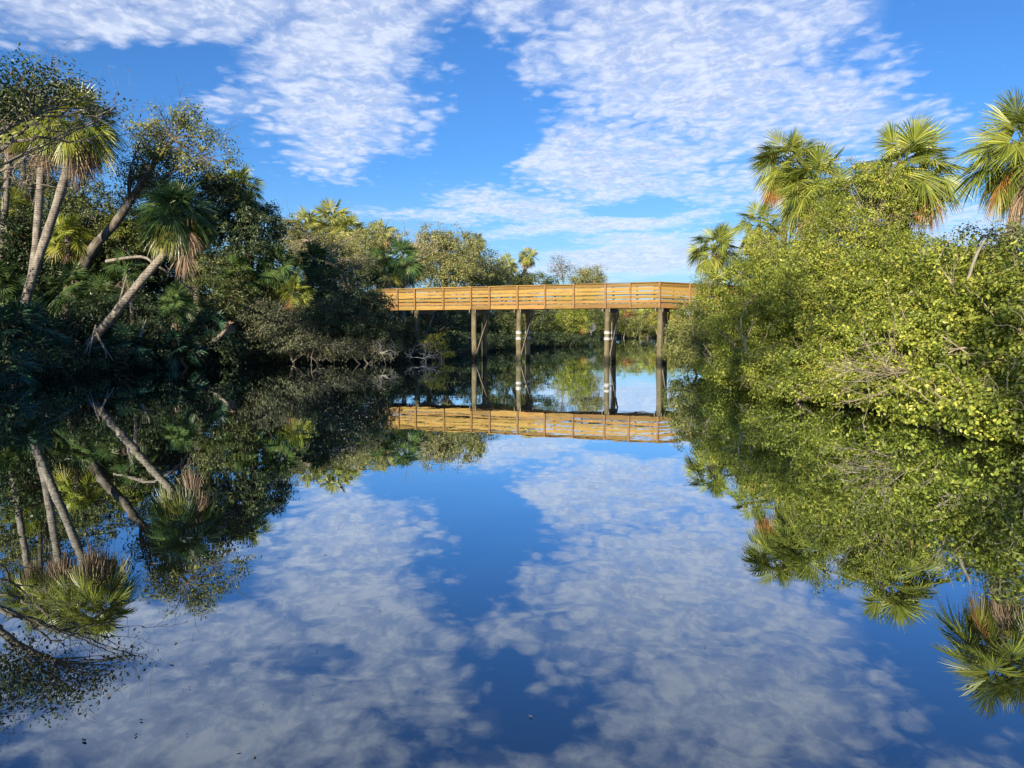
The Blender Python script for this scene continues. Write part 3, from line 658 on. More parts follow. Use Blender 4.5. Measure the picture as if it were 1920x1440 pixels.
shrub('tall vine covered tree mound left of the lone palm trunk on the right bank', [(1625, 400, 26.5, 95, 105, 1.8), (1590, 480, 26, 110, 90, 1.8), (1680, 490, 25.5, 85, 70, 1.6), (1650, 345, 26.5, 50, 45, 1.0, .5)], 'vine', 0.085, twigs=26, twL=1.5, cat='tree', name='vine_covered_tree', r=(0.14, 0.06))
shrub('bushy vine mound under the palm pair on the right bank', [(1480, 500, 30, 85, 80, 1.6), (1530, 450, 31, 50, 60, 1.2, .7), (1430, 480, 33, 45, 45, 1.2)], 'vine', 0.09, twigs=14, twL=1.2)
shrub('rounded bush beside the bridge end on the right bank', [(1365, 545, 33, 60, 50, 1.4), (1400, 500, 34, 35, 30, 1.0), (1330, 560, 34, 35, 35, 1.0)], 'vine', 0.09, twigs=8)
shrub('dark green bush hanging over the water right below the bridge end', [(1300, 610, 29, 45, 50, 1.2), (1275, 660, 28.5, 30, 42, 0.9), (1320, 665, 27, 48, 48, 1.2)], 'olive_leaf', 0.08, twigs=4, cover=1.1)
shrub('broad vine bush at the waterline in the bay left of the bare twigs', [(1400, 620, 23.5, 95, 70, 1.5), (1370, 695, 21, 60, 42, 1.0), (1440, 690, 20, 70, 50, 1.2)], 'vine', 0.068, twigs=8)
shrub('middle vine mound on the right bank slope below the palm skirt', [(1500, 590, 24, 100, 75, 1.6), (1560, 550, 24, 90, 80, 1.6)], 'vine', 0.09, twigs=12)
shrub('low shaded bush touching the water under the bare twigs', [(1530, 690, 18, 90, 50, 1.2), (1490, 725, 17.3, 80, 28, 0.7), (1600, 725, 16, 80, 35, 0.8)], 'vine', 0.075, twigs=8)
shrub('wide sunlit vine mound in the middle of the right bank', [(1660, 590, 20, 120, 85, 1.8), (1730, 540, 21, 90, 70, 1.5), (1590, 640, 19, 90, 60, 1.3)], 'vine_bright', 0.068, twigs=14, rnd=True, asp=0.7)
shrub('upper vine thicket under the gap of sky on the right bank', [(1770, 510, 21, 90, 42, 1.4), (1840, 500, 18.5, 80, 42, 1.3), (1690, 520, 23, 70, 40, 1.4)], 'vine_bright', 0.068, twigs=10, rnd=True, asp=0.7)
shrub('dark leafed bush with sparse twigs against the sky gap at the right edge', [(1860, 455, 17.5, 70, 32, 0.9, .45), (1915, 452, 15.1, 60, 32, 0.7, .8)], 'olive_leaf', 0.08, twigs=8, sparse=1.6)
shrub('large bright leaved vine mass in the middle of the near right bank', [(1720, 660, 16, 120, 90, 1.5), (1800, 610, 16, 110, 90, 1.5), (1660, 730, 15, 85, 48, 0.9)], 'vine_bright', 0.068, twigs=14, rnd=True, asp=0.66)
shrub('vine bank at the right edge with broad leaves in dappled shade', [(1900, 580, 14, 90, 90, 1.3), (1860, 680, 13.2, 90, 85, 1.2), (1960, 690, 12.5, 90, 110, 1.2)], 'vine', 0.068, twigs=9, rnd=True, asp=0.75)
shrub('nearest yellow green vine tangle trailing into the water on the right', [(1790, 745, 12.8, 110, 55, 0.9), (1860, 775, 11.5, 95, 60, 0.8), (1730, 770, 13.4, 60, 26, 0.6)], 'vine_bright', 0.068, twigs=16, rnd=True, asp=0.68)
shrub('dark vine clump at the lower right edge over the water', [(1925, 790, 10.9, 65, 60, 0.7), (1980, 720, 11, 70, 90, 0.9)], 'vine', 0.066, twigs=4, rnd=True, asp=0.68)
# bare fallen twig spray and stub
def bare(name, label, cat, start, dirs, L, r, depth, mat='pale_twig', kids=4, wig=0.35, group=None, spr=0.75):
    root = thing(name, label, cat, start, group); bfr = MB(); tips = []
    for d in dirs: twig(bfr, start, d, L * rng.uniform(0.8, 1.1), r, depth, tips, wig, kids, spr=spr)
    bfr.build('branches', mat, root, smooth=True)
    return root, tips
c = at(1720, 700, 14.2); bare('bare_branch', 'spray of pale bare twigs reaching left over the water from the right bank', 'branch', c, [(-1, -.5, .25), (-1, -.6, .0), (-.95, -.3, .1), (-1, -.4, .4), (-.9, -.6, -.12), (-1, -.2, -.05)], 1.25, 0.013, 2, kids=4, wig=0.2, spr=0.3)
c = at(1800, 560, 14.6); bare('bare_branch', 'pale bare stem standing among the bright vines of the right bank', 'branch', c, [(-.5, -.3, 1), (-.9, -.3, .6)], 0.9, 0.010, 1, kids=3, spr=.4)
r0 = thing('dead_stump', 'short pale broken branch stub at the top right, leaning right above the vines', 'branch', at(1815, 520, 15)); b = MB(); b.tube(smoothline([at(1815, 525, 15), at(1830, 480, 15), at(1848, 447, 15)], 8), [.035, .034, .03, .03, .028, .03, .022, .01], 8); b.build('stub', 'grey_bark', r0, smooth=True); r0.name = 'broken_branch'

sh = [((np.interp(y_, RB[:, 0], RB[:, 1]) + .1, y_, .5), (.9, 1.0, .55)) for y_ in np.arange(9, 30, 1.4)]
mass('undergrowth', 'low leafy undergrowth hanging to the water along the right shore', sh, 'vine', .09, .8)
# interior of the bank behind the front bushes
mass('undergrowth', 'dense shaded undergrowth filling the right bank behind the vine bushes',
     [((X_, Y_, z_), (1.6, 2.2, h_)) for X_, Y_, z_, h_ in [(9.5, 14, 1.6, 1.6), (9.6, 17, 1.8, 1.7), (9.5, 20.5, 2.0, 1.8), (9.3, 24, 2.2, 2.0), (10, 27, 2.4, 2.2), (10.6, 30.5, 2.2, 1.9), (12.5, 21, 2.0, 2.0), (13, 27, 2.6, 2.4), (13, 33, 2.2, 2.0), (12.5, 15, 1.5, 1.5), (9.5, 11, 1.4, 1.4), (12.5, 38, 1.6, 1.6), (9.3, 33.5, 1.4, 1.3)]],
     'vine', 0.11, 0.9)

# ================================================================== LEFT BANK
G = 'palms on the left bank'
palm('left one of the two tall pale trunked palms, its trunk nearly upright', (78, 238, 33), 1.7, trunk=[(28, 625, 33.2), (50, 560, 33.2), (64, 490, 33.1), (72, 400, 33), (77, 320, 33)], r=0.175, mat='palm_green', nf=36, dead=16, yellow=5, nseg=34, group=G, deadlen=1.0)
palm('right one of the two tall pale trunked palms, leaning right below a brown skirt', (145, 232, 32.4), 2.0, trunk=[(30, 630, 32.6), (55, 540, 32.6), (72, 485, 32.6), (98, 410, 32.5), (124, 325, 32.4)], r=0.19, mat='palm_green', nf=42, dead=20, yellow=6, nseg=36, group=G, deadlen=1.0, lo=-45)
palm('palm crown with a brown skirt behind the twin trunks at the left edge', (22, 222, 36), 1.8, trunk=[(-10, 640, 36.5), (5, 450, 36.5)], r=0.17, nf=34, dead=12, yellow=5, nseg=30, group=G)
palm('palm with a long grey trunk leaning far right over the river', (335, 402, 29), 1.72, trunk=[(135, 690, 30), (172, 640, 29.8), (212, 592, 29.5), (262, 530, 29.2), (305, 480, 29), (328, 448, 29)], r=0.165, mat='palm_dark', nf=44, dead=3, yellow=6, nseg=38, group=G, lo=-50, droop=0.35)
# hanging dead leaves of the leaning palm: a part added to it
pr = ROOTS[-1]; b = MB(); 
for (px, py, L) in ((352, 428, 1.0), (360, 430, 0.9), (345, 462, 1.05)):
    cc = at(px, py - 18, 28.6)
    for q in range(3): frond(b, b, cc, rng.uniform(3.6, 5.6), R(-84), 0.25, L * 0.9, 16, 45, 0.25, rng.normal() * 0.4, 0.5, 0.3)
b.build('hanging_dead_leaves', 'palm_dead', pr)
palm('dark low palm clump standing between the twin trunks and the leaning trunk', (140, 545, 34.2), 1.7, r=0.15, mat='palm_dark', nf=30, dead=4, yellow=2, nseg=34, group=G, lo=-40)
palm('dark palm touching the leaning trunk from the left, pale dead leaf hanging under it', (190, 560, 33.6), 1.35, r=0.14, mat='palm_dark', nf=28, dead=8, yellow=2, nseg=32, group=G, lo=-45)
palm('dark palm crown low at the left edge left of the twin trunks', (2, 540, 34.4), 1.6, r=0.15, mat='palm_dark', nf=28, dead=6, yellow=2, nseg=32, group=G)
palm('half hidden palm with yellow green fans behind the twin trunks', (128, 445, 36), 1.4, r=0.14, nf=26, dead=5, yellow=5, nseg=28, group=G)
palm('small palm with dead skirt directly left of the leaning trunk', (236, 505, 32.5), 1.1, r=0.09, mat='palm_dark', nf=18, dead=8, yellow=1, nseg=26, group=G)
palm('sunlit palm above the dark round crown, upper one of two', (448, 352, 44), 1.6, r=0.15, nf=30, dead=5, yellow=8, nseg=26, group=G)
palm('sunlit palm above the dark round crown, lower one of two', (462, 392, 42), 1.3, r=0.14, nf=26, dead=5, yellow=8, nseg=26, group=G)
palm('palm behind the oak at the far left with sunlit hanging leaves', (35, 400, 38), 1.6, r=0.15, nf=30, dead=12, yellow=8, nseg=28, group=G)
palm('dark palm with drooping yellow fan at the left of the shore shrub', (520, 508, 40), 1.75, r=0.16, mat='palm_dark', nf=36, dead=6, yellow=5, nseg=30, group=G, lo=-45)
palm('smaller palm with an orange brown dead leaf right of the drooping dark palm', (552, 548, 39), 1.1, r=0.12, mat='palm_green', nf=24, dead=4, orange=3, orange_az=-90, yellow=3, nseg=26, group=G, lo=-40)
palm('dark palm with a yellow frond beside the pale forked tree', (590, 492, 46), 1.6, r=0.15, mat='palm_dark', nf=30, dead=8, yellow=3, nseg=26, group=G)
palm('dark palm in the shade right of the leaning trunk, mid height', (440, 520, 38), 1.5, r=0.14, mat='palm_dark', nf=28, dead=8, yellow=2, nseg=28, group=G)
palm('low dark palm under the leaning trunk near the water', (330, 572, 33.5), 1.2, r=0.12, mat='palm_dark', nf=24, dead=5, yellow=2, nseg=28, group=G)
palm('sunny palm fans low behind the leaning trunk crown', (225, 430, 38), 1.3, r=0.12, nf=22, dead=4, yellow=6, nseg=26, group=G)

def palmetto(label, pos, size, n=16, mat='palm_teal'):
    c = at(*pos); c[2] = max(c[2], 0.2); root = thing('saw_palmetto', label, 'palmetto', (c[0], c[1], float(bank_h(c[0], c[1]))), 'palmettos at the foot of the left bank')
    b = MB(); s = MB()
    for k in range(n):
        a = k * 2.4 + rng.normal() * .2; e = R(80 - 85 * ((k + .5) / n)); frond(b, s, c + rng.normal(size=3) * 0.08, a, e, size * 0.55, size * 0.5, 24, 110, 0.15, rng.normal() * .4, 0.2)
    for q in range(5):
        a = rng.uniform(0, 6.28); s.tube(bez((c[0] + math.cos(a) * .5, c[1] + math.sin(a) * .5, -.1), c, rng.normal(size=3) * .15, 6), 0.05, 6)
    b.build('fans', mat, root); s.build('stems', 'brown_bark', root, smooth=True); return root
palmetto('teal green palmetto fan clump at the foot of the twin trunks', (50, 628, 27.5), 1.4, 22)
palmetto('teal palmetto overhanging the water below the foot of the leaning trunk', (72, 680, 26.8), 1.2, 22)
palmetto('palmetto clump right of the foot of the leaning trunk', (235, 655, 31.5), 1.3, 20)
palmetto('lowest palmetto at the left edge just above the water', (8, 700, 22.5), 1.1, 18)
palmetto('dark palmetto in the left corner above the lowest one', (15, 640, 27), 1.5, 18)
palmetto('palmetto at the water between the leaning trunk and the fallen log', (330, 665, 33), 1.3, 18)
palmetto('small palmetto in the shade near the fallen log', (400, 630, 35), 1.4, 16)

tree('oak_tree', 'wide spreading oak with a loose sunlit crown and mottled dark leaning trunk', 'tree',
     [(345, 225, 36, 45, 26, 1.6, .5), (385, 262, 36, 42, 26, 1.5, .45), (272, 262, 36.5, 34, 30, 1.5, .6), (310, 295, 36, 55, 28, 1.8, .8), (262, 325, 37, 36, 34, 1.8, .8), (375, 315, 36, 35, 18, 1.2, .6), (428, 298, 35.6, 28, 12, .8, .4), (300, 240, 36.4, 26, 20, 1.2, .5)],
     'olive_leaf', 'dark_bark', trunk=[(120, 600, 36), (165, 480, 36), (215, 420, 36), (255, 360, 36), (290, 305, 36), (325, 262, 36)], r=(0.27, 0.07), leaf=0.13, limbs=4, sparse=1.3, twigs=4, per=34, clump_r=.36, shell=.3)
tree('round_tree', 'dense dark tree with a domed crown at the right end of the tall left trees', 'tree',
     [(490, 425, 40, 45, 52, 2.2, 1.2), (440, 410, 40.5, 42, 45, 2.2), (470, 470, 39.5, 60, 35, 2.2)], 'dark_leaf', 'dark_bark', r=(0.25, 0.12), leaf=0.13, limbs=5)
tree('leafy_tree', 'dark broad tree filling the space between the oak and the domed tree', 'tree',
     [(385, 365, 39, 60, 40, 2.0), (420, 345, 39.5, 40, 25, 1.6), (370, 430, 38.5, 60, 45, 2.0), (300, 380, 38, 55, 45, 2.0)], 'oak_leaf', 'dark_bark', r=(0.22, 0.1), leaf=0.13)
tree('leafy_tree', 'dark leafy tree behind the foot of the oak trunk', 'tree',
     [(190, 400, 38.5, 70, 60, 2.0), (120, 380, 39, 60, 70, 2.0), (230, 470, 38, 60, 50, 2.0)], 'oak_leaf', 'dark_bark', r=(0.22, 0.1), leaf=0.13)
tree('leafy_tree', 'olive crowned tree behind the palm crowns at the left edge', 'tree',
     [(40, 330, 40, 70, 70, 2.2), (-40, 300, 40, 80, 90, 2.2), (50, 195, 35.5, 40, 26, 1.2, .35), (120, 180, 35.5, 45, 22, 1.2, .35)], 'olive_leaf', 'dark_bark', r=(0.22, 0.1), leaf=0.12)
# near tree leaning in from the left edge with sparse dark leaves
tree('overhanging_tree', 'near tree reaching in from the left edge with sparse dark leaves above the palms', 'tree',
     [(75, 150, 19.5, 75, 38, 1.2, .30), (15, 180, 19, 70, 60, 1.3, .34), (140, 165, 20, 45, 22, .9, .20), (200, 205, 20.5, 35, 45, .8, .11), (-60, 170, 19, 90, 90, 1.5, .5)],
     'dark_leaf', 'grey_bark', trunk=[(-240, 760, 17.5), (-200, 560, 17.5), (-110, 380, 18.5), (-30, 270, 19), (60, 215, 19.5)], r=(0.20, 0.04), leaf=0.11, limbs=6, sparse=1.9, per=9, twigs=4, shell=0.1)
root = thing('bare_limb', 'crooked grey lichen covered bare limb reaching across in front of the twin palms', 'branch', at(-90, 330, 21))
b = MB()
for pts, r_ in (([(-90, 330, 21), (0, 282, 21.2), (40, 262, 21.3), (90, 258, 21.4), (150, 264, 21.6), (190, 250, 21.8)], 0.07), ([(-90, 345, 21), (0, 322, 21), (40, 300, 21.1), (70, 232, 21.4)], 0.05),
                ([(20, 270, 21.2), (60, 232, 21.4), (110, 246, 21.5), (175, 234, 21.8)], 0.035), ([(-60, 420, 21), (0, 350, 21), (50, 290, 21.2), (100, 270, 21.3)], 0.04), ([(-90, 380, 21), (10, 352, 21), (60, 345, 21.3)], 0.035)):
    q = smoothline([at(*p) for p in pts], 16); q[1:] += rng.normal(size=(15, 3)) * 0.03; b.tube(q, np.linspace(r_, 0.012, 16), 8, cap=False)
    for k in (4, 7, 9, 11, 13, 15): twig(b, q[k], rng.normal(size=3) + np.array([.7, 0, .1]), 0.9, 0.014, 2, kids=3, wig=.5)
b.build('branches', 'grey_bark', root, smooth=True)

# shrubs along the dark shore
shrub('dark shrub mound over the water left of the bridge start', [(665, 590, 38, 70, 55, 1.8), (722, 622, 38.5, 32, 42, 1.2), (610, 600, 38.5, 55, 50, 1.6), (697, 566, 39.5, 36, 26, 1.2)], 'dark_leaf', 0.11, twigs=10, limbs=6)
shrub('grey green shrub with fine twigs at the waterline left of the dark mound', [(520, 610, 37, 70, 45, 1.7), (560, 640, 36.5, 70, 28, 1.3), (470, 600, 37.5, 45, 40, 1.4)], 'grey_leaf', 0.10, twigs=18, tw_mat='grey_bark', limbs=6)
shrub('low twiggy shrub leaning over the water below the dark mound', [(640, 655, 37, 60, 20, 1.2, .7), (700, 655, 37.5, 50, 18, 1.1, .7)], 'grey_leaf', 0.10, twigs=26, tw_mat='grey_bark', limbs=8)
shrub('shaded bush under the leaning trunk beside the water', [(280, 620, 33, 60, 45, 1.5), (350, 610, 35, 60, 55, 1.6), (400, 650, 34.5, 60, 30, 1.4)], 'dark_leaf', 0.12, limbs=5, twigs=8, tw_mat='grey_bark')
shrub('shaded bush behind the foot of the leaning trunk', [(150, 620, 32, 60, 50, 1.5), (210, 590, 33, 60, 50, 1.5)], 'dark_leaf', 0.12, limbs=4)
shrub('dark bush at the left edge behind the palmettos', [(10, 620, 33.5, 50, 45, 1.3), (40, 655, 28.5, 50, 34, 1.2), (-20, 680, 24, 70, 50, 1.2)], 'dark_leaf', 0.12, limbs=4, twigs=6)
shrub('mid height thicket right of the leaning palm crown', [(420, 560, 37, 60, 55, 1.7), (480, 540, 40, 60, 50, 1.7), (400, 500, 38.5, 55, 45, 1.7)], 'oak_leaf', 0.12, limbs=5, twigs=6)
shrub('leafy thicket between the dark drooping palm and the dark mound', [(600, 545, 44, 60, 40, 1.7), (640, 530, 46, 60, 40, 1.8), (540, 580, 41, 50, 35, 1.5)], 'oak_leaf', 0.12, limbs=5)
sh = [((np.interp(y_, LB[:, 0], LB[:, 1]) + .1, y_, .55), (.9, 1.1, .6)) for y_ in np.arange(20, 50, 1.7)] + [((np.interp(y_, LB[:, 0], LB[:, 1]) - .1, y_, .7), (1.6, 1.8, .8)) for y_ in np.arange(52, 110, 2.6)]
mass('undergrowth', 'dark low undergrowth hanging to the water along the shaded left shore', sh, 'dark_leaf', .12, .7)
# logs and bare branches on the dark shore
r0 = thing('fallen_log', 'short slanting dead log with a dry orange tuft on its raised right end', 'log', at(368, 668, 34.2)); b = MB()
b.tube(smoothline([at(368, 672, 34.2), at(395, 645, 34), at(428, 618, 33.8)], 8), [.13, .13, .12, .12, .12, .11, .11, .10], 10); b.build('log', 'grey_bark', r0, smooth=True)
b = MB()
for q in range(26): frond(b, b, at(430, 610, 33.7), rng.uniform(0, 6.28), R(rng.uniform(-80, 80)), 0.03, 0.24, 6, 40, .3, 0, .2)
b.build('dry_tuft', 'palm_dead', r0)
for lab, pts, r_ in (('grey crooked branch arching between the oak trunk and the leaning palm', [(200, 490, 33), (235, 484, 32), (270, 482, 31), (292, 497, 30), (330, 520, 31), (360, 545, 33)], .075),
                     ('thin grey stem rising beside the leaning trunk from its middle', [(224, 570, 29.8), (230, 545, 30.5), (238, 515, 31)], .06),
                     ('long thin stick slanting into the dark water under the fallen log', [(280, 690, 33), (330, 662, 33), (372, 640, 33.3)], .035),
                     ('sunlit short dead stem standing in the shade right of the leaning trunk', [(263, 632, 31), (268, 615, 31), (275, 598, 31)], .07),
                     ('grey log leaning right in the shade behind the drooping palm', [(440, 605, 38), (470, 585, 38), (500, 565, 38)], .11)):
    r0 = thing('dead_branch', lab, 'branch', at(*pts[0])); b = MB(); q = smoothline([at(*p) for p in pts], 12); b.tube(q, np.linspace(r_, r_ * .35, 12), 8)
    for k in (3, 6, 9): twig(b, q[k], rng.normal(size=3), .5, r_ * .15, 1, kids=2)
    b.build('stem', 'grey_bark', r0, smooth=True)
r0 = thing('dead_branch', 'fan of thin white sticks dropping from the leaning trunk to the water', 'branch', at(178, 620, 29)); b = MB()
for pts in ([(180, 608, 29), (172, 640, 28.9), (166, 668, 28.8)], [(178, 618, 29), (192, 645, 28.8), (212, 676, 28.6)], [(170, 640, 28.9), (160, 660, 28.8), (154, 678, 28.7)], [(180, 625, 29), (196, 655, 28.8), (200, 672, 28.7)]):
    q = smoothline([at(*p) for p in pts], 8); b.tube(q, np.linspace(.035, .014, 8), 6)
b.build('sticks', 'pale_twig', r0, smooth=True)
c = at(792, 672, 38.8); bare('bare_branch', 'white bare branch reaching right over the water below the bridge start', 'branch', c, [(1, -.2, .10), (1, -.4, .02), (.9, -.2, .4), (.5, .2, .7), (-.6, -.3, .25)], 0.72, 0.028, 2, 'white_wood', kids=4, wig=.5, spr=.6)
c = at(712, 662, 36.6); bare('bare_branch', 'white bare twigs spreading over the water left of the bridge start', 'branch', c, [(1, -.2, .05), (.7, -.2, .6), (-.3, -.4, .5), (.9, -.3, -.08), (1, 0, .3)], 0.6, 0.02, 2, 'white_wood', kids=4, wig=.6)
c = at(590, 650, 36.5); bare('bare_branch', 'tangle of grey twigs hanging low over the water before the grey green shrub', 'branch', c, [(1, -.4, .05), (-.7, -.4, .1), (-.3, -.4, .4), (.9, -.5, -.08), (-1, -.2, .3), (.3, -.8, .1)], 1.3, 0.022, 2, 'grey_bark', kids=4, wig=.6)
shrub('small sunlit yellow green tuft of leaves on the white branch by the bridge', [(815, 645, 40, 26, 18, .6, .7), (838, 660, 40, 16, 10, .4, .6)], 'mixed_leaf', 0.08, limbs=6, twigs=8, r=(.03, .02))
shrub('shaded shrub at the water behind the white branches under the bridge', [(770, 625, 44, 50, 30, 1.4), (820, 620, 47, 50, 32, 1.5), (745, 660, 41, 30, 16, .9)], 'dark_leaf', 0.12, limbs=5, twigs=10, tw_mat='grey_bark')

# ================================================================== MIDDLE DISTANCE
G2 = 'distant palms behind the bridge'
palm('olive palm left of the pale forked tree, leftmost on the middle skyline', (572, 428, 68), 2.3, r=0.2, nf=34, dead=10, yellow=10, nseg=20, mat='palm_olive', group=G2)
palm('olive palm highest above the pale forked tree', (622, 418, 70), 2.6, r=0.2, nf=36, dead=10, yellow=12, nseg=20, mat='palm_olive', group=G2)
palm('dark sided palm right of the highest palm over the pale forked tree', (655, 434, 68), 2.1, r=0.18, nf=30, dead=8, yellow=3, nseg=20, mat='palm_olive', group=G2)
palm('bright palm with orange dead skirt standing above the dark bridge palm', (718, 440, 70), 1.9, r=0.2, nf=30, dead=18, yellow=6, orange=5, orange_az=-90, nseg=20, mat='palm_olive', group=G2)
palm('dark palm just above the left end of the bridge railing', (752, 490, 52), 2.0, r=0.17, mat='palm_dark', nf=36, dead=12, yellow=2, nseg=24, group=G2, lo=-45)
palm('dark palm left of the bridge start, half behind the other dark one', (708, 500, 53), 1.8, r=0.16, mat='palm_dark', nf=32, dead=6, yellow=3, nseg=24, group=G2, lo=-45)
palm('small bright green palm fan directly over the bridge start', (728, 525, 50), 1.0, r=0.07, nf=12, dead=0, yellow=6, nseg=20, mat='palm_olive', group=G2, hi=50, lo=-20)
palm('slim sunlit palm with a brown trunk standing alone in the leafy trees', (892, 455, 75), 1.25, trunk=[(886, 560, 75), (888, 510, 75), (894, 480, 75)], r=0.22, nf=28, dead=8, yellow=5, nseg=20, bmat='brown_bark', mat='palm_olive', group=G2, lo=-20)
palm('bushy palm left of the rightmost distant palm', (950, 500, 88), 1.7, r=0.2, nf=34, dead=6, yellow=6, nseg=18, mat='palm_olive', group=G2)
palm('rightmost distant palm with a leaning trunk against the sky above the railing', (990, 482, 92), 1.5, trunk=[(962, 560, 93), (975, 530, 92.5), (984, 508, 92)], r=0.24, nf=30, dead=8, orange=3, orange_az=200, yellow=5, nseg=18, bmat='dark_bark', mat='palm_olive', group=G2, lo=-30)

tree('forked_tree', 'pale forked tree with sparse fine twigs over the dark shrub mound', 'tree', [(600, 465, 52, 45, 30, 1.4, .35), (660, 470, 52, 40, 30, 1.4, .35), (690, 500, 51, 25, 20, 1.2, .4), (560, 470, 53, 30, 22, 1.2, .4)], 'pale_olive', 'pale_twig',
     trunk=[(628, 570, 50), (628, 530, 50), (612, 492, 50.5), (596, 468, 51), (575, 450, 51.5)], r=(0.13, 0.06), leaf=0.12, limbs=12, twigs=26, sparse=1.8, twL=1.8)
bare('bare_tree', 'whitish bare branches fanning up beside the orange skirted palm', 'tree', at(762, 500, 62), [(-.35, 0, 1), (-.1, -.2, 1), (.15, 0, 1), (.4, -.1, 1), (.65, 0, .8), (-.6, 0, .9), (.85, 0, .6)], 2.6, 0.045, 2, kids=4, wig=.25)
tree('leafy_tree', 'large olive green tree behind the left half of the bridge', 'tree', [(820, 455, 70, 42, 32, 3.0), (860, 475, 69, 45, 40, 3), (790, 480, 70, 40, 40, 3), (835, 510, 66, 65, 35, 3), (880, 510, 68, 38, 35, 2.6)], 'pale_olive', 'dark_bark', r=(.3, .14), leaf=0.17, limbs=7, twigs=6, twL=2, shell=.3)
tree('leafy_tree', 'thin leaved tree against the sky between the slim palm and the bushy palm', 'tree', [(920, 490, 78, 28, 30, 2.2, .4), (905, 515, 76, 35, 28, 2.4), (935, 520, 80, 30, 18, 2.2)], 'pale_olive', 'dark_bark', r=(.22, .1), leaf=0.17, limbs=8, sparse=1.8)
tree('leafy_tree', 'dense tree line behind the forked tree', 'tree', [(560, 470, 62, 45, 40, 2.6), (620, 480, 64, 50, 45, 2.8), (680, 480, 62, 45, 45, 2.6), (540, 430, 60, 22, 30, 1.8, .5), (700, 450, 66, 30, 25, 2, .6)], 'pale_olive', 'dark_bark', r=(.25, .12), leaf=0.16, limbs=5, twigs=8, twL=1.6)
tree('leafy_tree', 'dark tree under the bushy palm just above the railing', 'tree', [(1000, 530, 90, 50, 18, 2.5), (950, 535, 88, 50, 20, 2.5), (985, 520, 91, 20, 12, 1.5)], 'oak_leaf', 'dark_bark', r=(.25, .12), leaf=0.18, limbs=4)
tree('sparse_tree', 'sparse brownish bare crowned tree on the skyline above the middle of the railing', 'tree', [(1048, 490, 112, 18, 15, 1.6, .18), (1068, 505, 112, 20, 15, 1.8, .25), (1038, 510, 112, 12, 12, 1.2, .15)], 'grey_leaf', 'grey_bark', trunk=[(1056, 580, 112), (1056, 530, 112), (1052, 505, 112)], r=(.16, .06), leaf=0.19, limbs=12, twigs=14, twL=2.2, sparse=2)
tree('leafy_tree', 'rounded green tree on the skyline right of the sparse bare tree', 'tree', [(1108, 515, 110, 24, 18, 2.4, 1.0), (1085, 525, 110, 20, 14, 2, .8), (1125, 527, 110, 15, 12, 1.6, .8), (1105, 555, 111, 30, 28, 2.2)], 'pale_olive', 'dark_bark', r=(.2, .1), leaf=0.2, limbs=5, sparse=1.4)
# behind and under the bridge
shrub('dark bush on the shaded shore seen under the left bridge span', [(760, 600, 55, 60, 30, 2), (830, 595, 58, 60, 30, 2), (800, 640, 52, 40, 20, 1.6)], 'dark_leaf', .14, limbs=5)
shrub('shaded bush seen under the bridge between the left and the banded piles', [(920, 605, 64, 50, 35, 2.2), (950, 630, 66, 45, 20, 2), (880, 600, 62, 50, 40, 2.2)], 'oak_leaf', .15, limbs=8, twigs=8, tw_mat='grey_bark', twL=2)
shrub('dark bush right of the banded pile pair on the shaded far shore', [(1000, 600, 74, 35, 45, 2.2), (1015, 630, 76, 22, 22, 1.8), (970, 600, 74, 40, 45, 2.2)], 'oak_leaf', .16, limbs=6, twigs=4, twL=2)
shrub('sunlit green bush on the point in the middle of the river, under the bridge', [(1060, 605, 78, 30, 36, 2.0), (1088, 600, 80, 22, 32, 1.8), (1050, 635, 77, 20, 14, 1.2), (1075, 570, 82, 45, 25, 2)], 'vine', .15, limbs=8, twigs=8, twL=2, bmat='grey_bark')
palm('small yellow palm on the point in the middle of the river', (1092, 608, 79), 1.1, r=.08, nf=16, dead=3, orange=4, orange_az=-90, yellow=12, nseg=16, group=G2)
shrub('olive green bush on the far shore just right of the bare concrete coloured pile', [(1165, 600, 150, 30, 26, 3), (1190, 585, 155, 35, 24, 3)], 'mixed_leaf', .24, limbs=4)
shrub('red and orange leaved bush on the far shore under the bridge', [(1177, 586, 149, 11, 7, 1.4, .7), (1168, 592, 148, 7, 5, 1.0, .7)], 'red_leaf', .22, limbs=4)
shrub('grey green bush on the far shore in the middle of the gap under the bridge', [(1196, 612, 146, 20, 20, 2.4), (1215, 605, 147, 18, 20, 2)], 'olive_leaf', .22, limbs=6, twigs=8, twL=2.5)
shrub('yellow green bush on the far shore beside the last pile', [(1240, 600, 144, 22, 26, 2.4), (1265, 590, 142, 30, 30, 3), (1150, 590, 150, 16, 28, 2.4), (1230, 580, 150, 30, 18, 2.4)], 'mixed_leaf', .22, limbs=4)
shrub('low orange and green bank plants left of the channel sign', [(1130, 612, 148, 22, 14, 2), (1120, 590, 150, 30, 26, 2.4)], 'mixed_leaf', .22, limbs=3)
palm('small pale palm on the far shore near the last pile', (1215, 590, 148), 2.6, r=.18, nf=20, dead=8, yellow=10, nseg=14, group=G2)

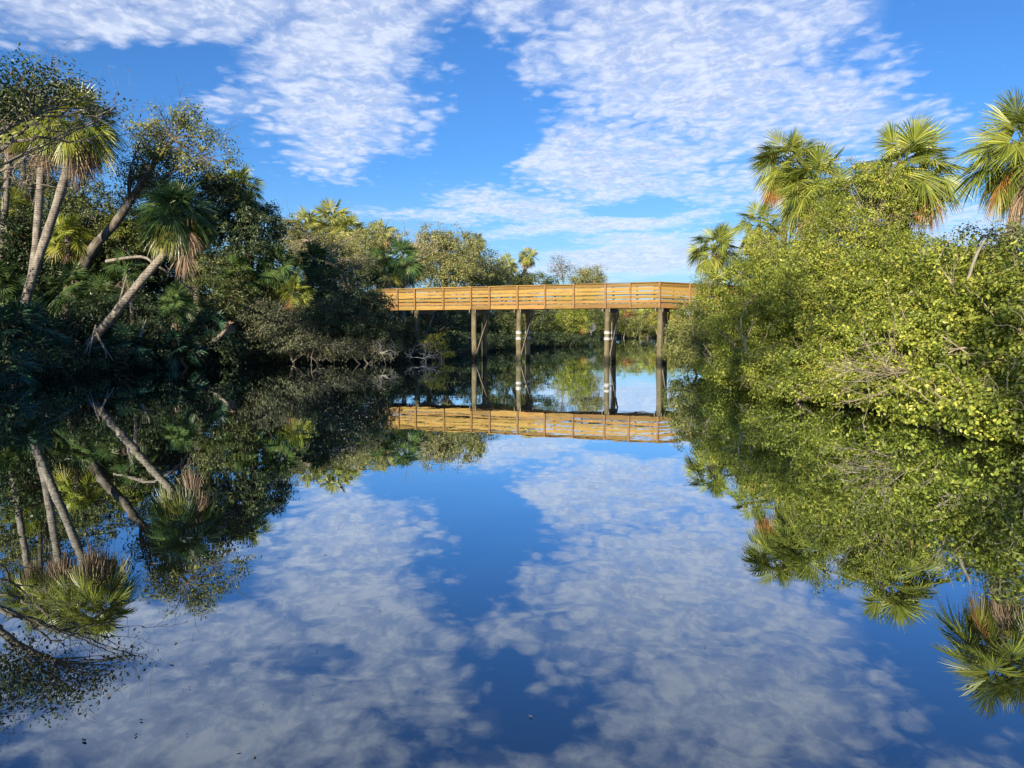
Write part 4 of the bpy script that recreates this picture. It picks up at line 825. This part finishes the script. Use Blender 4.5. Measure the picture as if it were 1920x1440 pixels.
# woods behind, one mass each
def row(n, px0, px1, Y0, Y1, z0, h0, rx, ry):
    o = []
    for k in range(n):
        f = (k + .5) / n; Y_ = Y0 + (Y1 - Y0) * f; X_ = xat(px0 + (px1 - px0) * f, Y_)
        o.append(((X_, Y_, z0 + rng.normal() * .3), (rx, ry, h0 * rng.uniform(.85, 1.15))))
    return o
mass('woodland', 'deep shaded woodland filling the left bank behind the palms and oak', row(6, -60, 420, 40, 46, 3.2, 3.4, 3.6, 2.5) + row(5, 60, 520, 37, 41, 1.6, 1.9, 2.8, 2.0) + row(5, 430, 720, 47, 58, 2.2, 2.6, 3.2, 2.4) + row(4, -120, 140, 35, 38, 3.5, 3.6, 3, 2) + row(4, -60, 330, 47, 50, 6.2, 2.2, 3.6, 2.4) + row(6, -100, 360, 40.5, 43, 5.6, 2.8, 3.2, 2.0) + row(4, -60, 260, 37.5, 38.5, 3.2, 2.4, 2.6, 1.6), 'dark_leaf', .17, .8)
mass('woodland', 'far woodland closing the river behind the left half of the bridge', row(7, 540, 1010, 76, 100, 2.8, 3.4, 6, 4) + row(5, 740, 1010, 62, 84, 1.3, 1.6, 3.6, 2.5) + row(4, 1000, 1130, 118, 150, 3, 3, 6, 4), 'oak_leaf', .24, .8)
mass('woodland', 'far woodland closing the river behind the right half of the bridge', row(9, 1080, 1480, 162, 166, 2.6, 3.0, 7, 5), 'mixed_leaf', .30, .9)
# trees on the near left bank, outside the frame: they cast the low morning shade over river and banks
shade = [((-17.5, 9, 6.0), (3.2, 3.4, 3.0)), ((-19, 14.5, 5.2), (3, 3, 2.8)), ((-20.5, 20, 3.6), (3.2, 3, 2.8)), ((-22, 26, 3.4), (3, 3, 2.4)), ((-16, 3.5, 5.4), (2.6, 2.6, 2.6)), ((-25, 16, 5.5), (3, 3.5, 3.5)), ((-25, 31, 3.4), (3, 3, 2.4)), ((-19, 8, 2.6), (3, 3, 2.4)), ((-20.5, 16, 2.4), (3, 4, 2.4)), ((-22, 24, 2.2), (3, 4, 2.2))]
shade += [((-16.5, 16, 10.4), (2.3, 2.6, 1.6)), ((-5.3, -4.5, 11.2), (3.2, 2.4, 3.0)), ((-9.5, -6, 10.0), (2.6, 2.6, 2.6)), ((0.3, -5.5, 7.2), (.9, .9, 1.4))]  # added unseen crowns, placed and sized to shade the right bank and bridge
mass('woodland', 'unseen woods on the near left bank plus crowns added to cast shade', shade, 'oak_leaf', .16, .75)
b = MB()
for (c, rad) in shade[:7] + shade[10:]: b.tube(smoothline([(c[0] + .4, c[1], -.2), (c[0] + rng.normal() * .4, c[1], c[2] * .5), c], 8), np.linspace(.25, .12, 8), 8)
tag(b.build('woodland_trunks', 'dark_bark', smooth=True), 'trunks of the unseen left bank woods and of the crowns added for shade', kind='stuff')

# ================================================================== FLOATING DEBRIS
def flecks(pts, size, mat, name, label):
    b = MB()
    for (x, y) in pts:
        s = size * rng.uniform(.5, 1.5); a0 = rng.uniform(0, 6.28); k = 6
        v = [(x + math.cos(a0 + q * 1.047) * s * rng.uniform(.5, 1), y + math.sin(a0 + q * 1.047) * s * rng.uniform(.5, 1), 0.006 + .3 * s * (q == 2)) for q in range(k)]
        b.add(v, [list(range(k))])
    return tag(b.build(name, mat), label, kind='stuff')
def wpt(px, py): d = ray(px, py); s = -CAM_H / d[2]; return (d[0] * s, d[1] * s)
pts = [wpt(650 + rng.normal() * 75, 765 + rng.normal() * 38) for _ in range(430)] + [wpt(620 + rng.uniform(-150, 260), 718 + rng.normal() * 2.5) for _ in range(90)] + [wpt(rng.uniform(420, 760), 843 + rng.normal() * 4) for _ in range(45)]
pts += [wpt(rng.uniform(950, 1110), rng.uniform(668, 725)) for _ in range(240)] + [wpt(rng.uniform(600, 820), rng.uniform(790, 835)) for _ in range(110)] + []
flecks(pts, 0.015, 'debris', 'floating_debris', 'pale specks of scum and leaf bits drifting on the dark water left of the bridge reflection')
pts = [wpt(560 + rng.normal() * 90, 1010 + rng.normal() * 80) for _ in range(45)] + [wpt(rng.uniform(700, 1900), rng.uniform(860, 1400)) for _ in range(26)] + [wpt(rng.uniform(250, 700), rng.uniform(1150, 1400)) for _ in range(10)]
flecks(pts, 0.005, 'dark_debris', 'floating_bits', 'tiny dark bits floating on the mirrored sky')
lf = [(322, 937, .06), (405, 950, .05), (290, 1058, .05), (356, 1010, .045), (330, 1205, .03), (322, 1245, .03), (205, 1306, .03), (158, 1390, .03), (265, 1352, .02), (448, 1410, .02), (478, 1418, .02), (255, 1380, .02), (600, 838, .05), (548, 905, .05), (610, 1040, .03), (995, 1345, .02), (470, 1000, .03)]
proto = None
for px, py, s in lf:
    x, y = wpt(px, py)
    if proto is None:
        b = MB(); v = [(math.cos(q * .785) * (1 if q % 4 else 1.5), math.sin(q * .785) * .6, .01 + .12 * (q % 4 == 0)) for q in range(8)]; b.add(v, [list(range(8))])
        o = proto = b.build('floating_leaf', 'debris'); tag(o, 'pale fleck of leaf floating on the mirrored water', 'leaf', 'leaves floating on the water')
    else: o = proto.copy(); COL.objects.link(o)
    o.location = (x, y, .006); o.scale = (s * .4,) * 3; o.rotation_euler = (0, 0, rng.uniform(0, 6.28))
for o in ROOTS:
    if '_o' in o: del o['_o']
print('verts', sum(len(o.data.vertices) for o in bpy.data.objects if o.type == 'MESH'))
